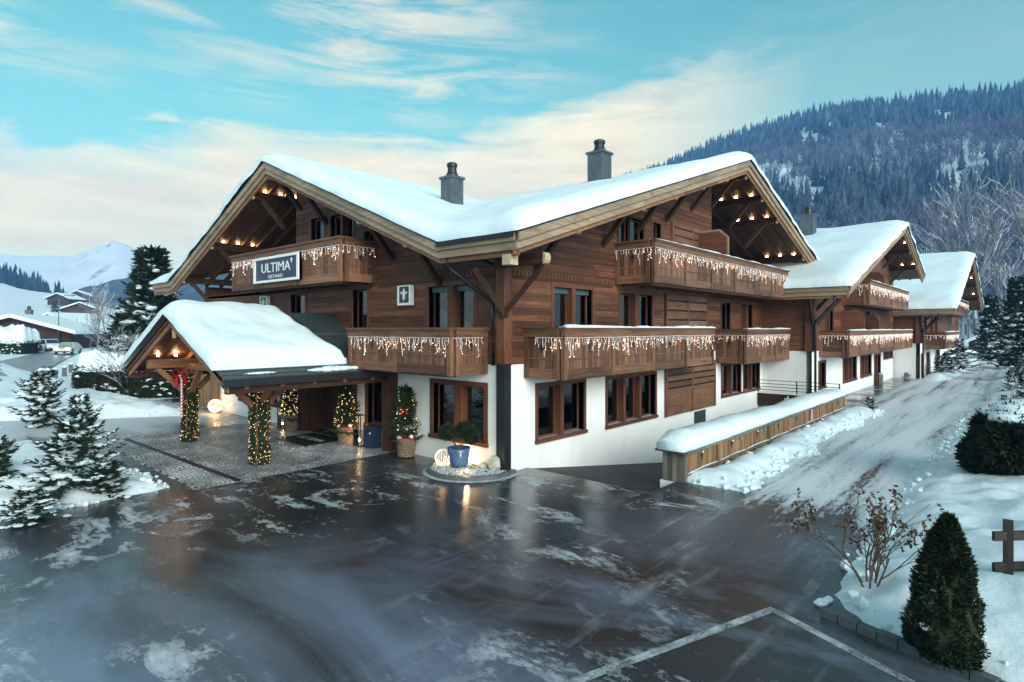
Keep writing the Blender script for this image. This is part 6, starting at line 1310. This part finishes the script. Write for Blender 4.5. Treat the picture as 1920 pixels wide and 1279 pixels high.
def house(name,label,c,rz,w,d,h,rise,wallm,snow_t,over=1.0,extra=None,group=None):
    t=thing(name,label,'house',(0,0,0),group); b=MB().box(-w/2,w/2,-d/2,d/2,0,h)
    b.build('wall',wallm,t); g=MB()
    for y in (-d/2,d/2-.1): g.prism([(-w/2,y,h),(w/2,y,h),(0,y,h+rise)],(0,.1,0))
    g.build('gable',wallm,t); r=MB(); s=MB(); k=rise/(w/2)
    for sg in (-1,1):
        q=[(sg*(w/2+over),-d/2-over,h-k*over),(0,-d/2-over,h+rise),(0,d/2+over,h+rise),(sg*(w/2+over),d/2+over,h-k*over)]
        r.prism([(x,y,z+.02) for x,y,z in q],(0,0,.14)); s.prism([(x*1.01,y*1.01,z+.17) for x,y,z in q],(0,0,snow_t))
    ro=r.build('roof',W_DARK[1],t); s.build('snow',M_SNOW,ro)
    if extra: extra(t)
    t.location=c; t.rotation_euler=(0,0,rz); return t
M_BROWNH=woods('brown_house_wood',(.10,.055,.055),(.16,.09,.085))
def ex_barn(t):
    piece('sign_board',(-4.2,-.6,-5.12,-5.02,3.6,4.5),M_WHITE,t)
    for i in range(6): piece('sign_mark',(-3.9+i*.52,-3.9+i*.52+.3,-5.135,-5.125,3.85,4.25),M_SLATE,t)
    for i in range(12): piece('plank',(-5.4+i*.9,-4.55+i*.9,-5.04,-5.005,.1,3.3),M_BROWNH[2],t)
    piece('window',(1.5,4.6,-5.1,-5.02,.6,2.4),M_WHITE,t); piece('pane',(1.65,4.45,-5.12,-5.10,1.3,2.25),plain('green_shop_glass',(.12,.36,.28),.2,.2),t)
p=pxd(137,122); house('brown_house','purple-brown boarded house with a white sign board beside the street','',0,1,1,1,1,M_BLACK,.1) if False else house('brown_house','purple-brown boarded house with a white sign board beside the street',(p.x,p.y,.75),AY-.12,11,10,3.4,2.7,M_BROWNH[2],.35,.9,ex_barn)
def ex_car(t):
    piece('carport_opening',(-1.5,6.0,-5.06,-4.9,.05,2.6),M_BLACK,t); piece('post',(2.2,2.45,-5.9,-5.65,0,2.9),W_DARK[2],t); piece('post',(5.8,6.05,-5.9,-5.65,0,2.9),W_DARK[2],t)
    for i in range(3): piece('window',(-6.4+i*1.6,-5.4+i*1.6,-5.08,-4.95,1.1,2.2),M_FRAME[2],t)
    chimney(t,-1.0,1.0,4.5,7.0,.8)
p=pxd(62,92); house('carport_house','low house with snowy roof and dark carport opening across the street',(p.x,p.y,.55),AY+.25,14,10,2.9,2.1,W_DARK[2],.55,1.3,ex_car)
for i,(x,d,y,lb) in enumerate(((122,330,556,'small far chalet low on the meadow, left one of the pair below the wooded hill'),(152,350,551,'far chalet with broad roof beside its smaller neighbour on the meadow'),(150,240,575,'chalet half sunk behind the snowy rise over the brown house'))):
    p=pxd(x,d); zz=4+(617-y)/F_PX*d-5; house('far_chalet',lb,(p.x,p.y,zz),AY+.3*i,12,10,3.6,2.6,W_DARK[2],.5,1.2)
def street_lamp(x,d,h,arm,label):
    t=thing('street_lamp',label,'street lamp',(0,0,0)); b=MB().tube([(0,0,0),(0,0,h*.85),(.1*arm,0,h*.95),(.45*arm,0,h),(arm,0,h*1.0)],[.09,.07,.05,.045,.04],8); b.build('pole',M_ZINC,t); MB().ball((arm,0,h-.02),.22,8,5,(1.6,.6,.4)).build('lamp_head',M_ZINC,t); p=pxd(x,d); t.location=(p.x,p.y,gz(p.x,p.y)-.05); t.rotation_euler=(0,0,AY)
street_lamp(110,88,8.2,2.2,'tall curved street lamp in front of the carport house'); 
for x,d,h,lb in ((145,105,5.0,'flag pole with a pale pennant by the brown house'),(163,100,6.2,'thin steel pole by the street next to the bare trees')):
    t=thing('street_pole',lb,'pole',(0,0,0)); MB().tube([(0,0,0),(0,0,h)],[.08,.05],8).build('shaft',M_ZINC,t)
    if 'flag' in lb: MB().prism([(0,0,h-1.6),(.35,0,h-1.5),(.3,0,h-.05),(0,0,h)],(0,.02,0)).build('pennant',M_WHITE,t)
    p=pxd(x,d); t.location=(p.x,p.y,gz(p.x,p.y)-.05)
for i,(x,y) in enumerate(((104,712),(121,706),(133,699),(140,716))):
    p=world_spot(x,y); t=thing('stone_post','snow-capped grey post in the row beside the street','post',(p.x,p.y,p.z),'posts along the street edge'); MB().box(p.x-.14,p.x+.14,p.y-.14,p.y+.14,p.z-.1,p.z+.75).build('shaft',M_KERB,t); MB().ball((p.x,p.y,p.z+.77),.17,8,5,(1,1,.7)).build('snow_cap',M_SNOW,t)
def car(label,c,rz,paint,suv=True):
    t=thing('parked_car' if suv else 'passing_car',label,'car',(0,0,0)); L_,W_,hh=4.5,1.85,(1.7 if suv else 1.48)
    prof=[(-2.25,.35),(-2.25,.78),(-2.1,.92),(-1.15,1.0),(-.55,hh-.06),(.2,hh),(1.5,hh-.03),(2.1,1.08),(2.25,.95),(2.25,.35)] if suv else [(-2.2,.3),(-2.2,.68),(-1.9,.82),(-1.0,.92),(-.35,hh-.05),(.3,hh),(1.2,hh-.05),(1.95,.95),(2.2,.85),(2.2,.3)]
    b=MB(); n=len(prof); rows=[(-W_/2,.86),(-W_/2+.07,1.0),(W_/2-.07,1.0),(W_/2,.86)]
    for y,k in rows:
        for x,z in prof: b.v.append((x,y*(1 if z<1.0 else .84),.35+(z-.35)*k if z>.9 else z))
    for r in range(3):
        for i in range(n): b.f.append((r*n+i,r*n+(i+1)%n,(r+1)*n+(i+1)%n,(r+1)*n+i))
    b.f.append(tuple(range(n-1,-1,-1))); b.f.append(tuple(3*n+i for i in range(n))); b.build('body',paint,t,smooth=False)
    gm=plain('car_glass',(.03,.05,.06),.08,.1) if suv else plain('teal_glass',(.10,.30,.32),.1,.1)
    MB().prism([(-1.08,-W_/2*.80,1.02),(-1.08,W_/2*.80,1.02),(-.60,W_/2*.72,hh-.10),(-.60,-W_/2*.72,hh-.10)],(-.03,0,.02)).build('windscreen',gm,t)
    for s in (-1,1): MB().prism([(-.85,s*W_/2*.86,1.0),(1.75,s*W_/2*.86,1.02),(1.4,s*W_/2*.80,hh-.13),(-.45,s*W_/2*.80,hh-.12)],(0,s*.03,0)).build('side_window',gm,t)
    for x in (-1.4,1.4):
        for s in (-1,1):
            wv=MB(); wv.lathe([(.20,-.1),(.34,-.1),(.36,-.06),(.36,.06),(.34,.1),(.20,.1)],(0,0,0),16); wv.v=[(x+a,s*(W_/2-.08)+z_,.36+b_) for a,b_,z_ in wv.v]; o=wv.build('wheel',M_BLACK,t); rv=MB().lathe([(.05,-.115),(.20,-.11),(.20,.11),(.05,.115)],(0,0,0),12); rv.v=[(x+a,s*(W_/2-.08)+z_,.36+b_) for a,b_,z_ in rv.v]; rv.build('rim',M_ZINC,o)
    for s in (-1,1): MB().box(-2.28,-2.18,s*.62-.2,s*.62+.2,.68,.82).build('headlight',emit_mat('headlight_lens',(1,.9,.75),1.5 if suv else 6),t)
    piece('number_plate',(-2.29,-2.26,-.26,.26,.45,.56),M_WHITE,t); piece('bumper',(-2.30,-2.24,-.85,.85,.34,.43),M_BLACK,t); t.location=c; t.rotation_euler=(0,0,rz); return t
M_CARW=plain('white_car_paint',(.74,.76,.78),.25,.03,spec=.6); M_CARB=plain('beige_car_paint',(.52,.47,.42),.25,.05,spec=.6)
p=pxd(95,84); car('white estate car parked in front of the dark carport',(p.x,p.y,gz(p.x,p.y)),math.atan2(-FWD.y,-FWD.x)+math.pi+.9,M_CARW)
p=pxd(128,76); car('pale beige car with headlights driving along the street',(p.x,p.y,gz(p.x,p.y)+.06),math.atan2(-FWD.y,-FWD.x)+math.pi+.35,M_CARB,False)
p=pxd(103,230); make_tree('spruce_tree','single blue-green spruce on the meadow above the brown house','spruce',(p.x,p.y,8.5),None,list(zip(('trunk','crown','snow'),SP_BIG)),(M_BARK,M_SPRUCE,M_SNOW),1.0,(.75,.75,.72))
# ---------------------------------------------------------------- air
def haze():
    m=bpy.data.materials.new('haze_air'); m.use_nodes=True; t=m.node_tree; t.nodes.clear(); v=N(t,'ShaderNodeVolumePrincipled'); v.inputs['Color'].default_value=(.20,.48,1.0,1); v.inputs['Density'].default_value=HAZE; v.inputs['Anisotropy'].default_value=0; o=N(t,'ShaderNodeOutputMaterial'); L(t,v.outputs[0],o.inputs['Volume'])
    tag(MB().box(-2050,2050,-2050,2050,-8,452).build('haze',m),kind='stuff')
HAZE=.00033
haze()
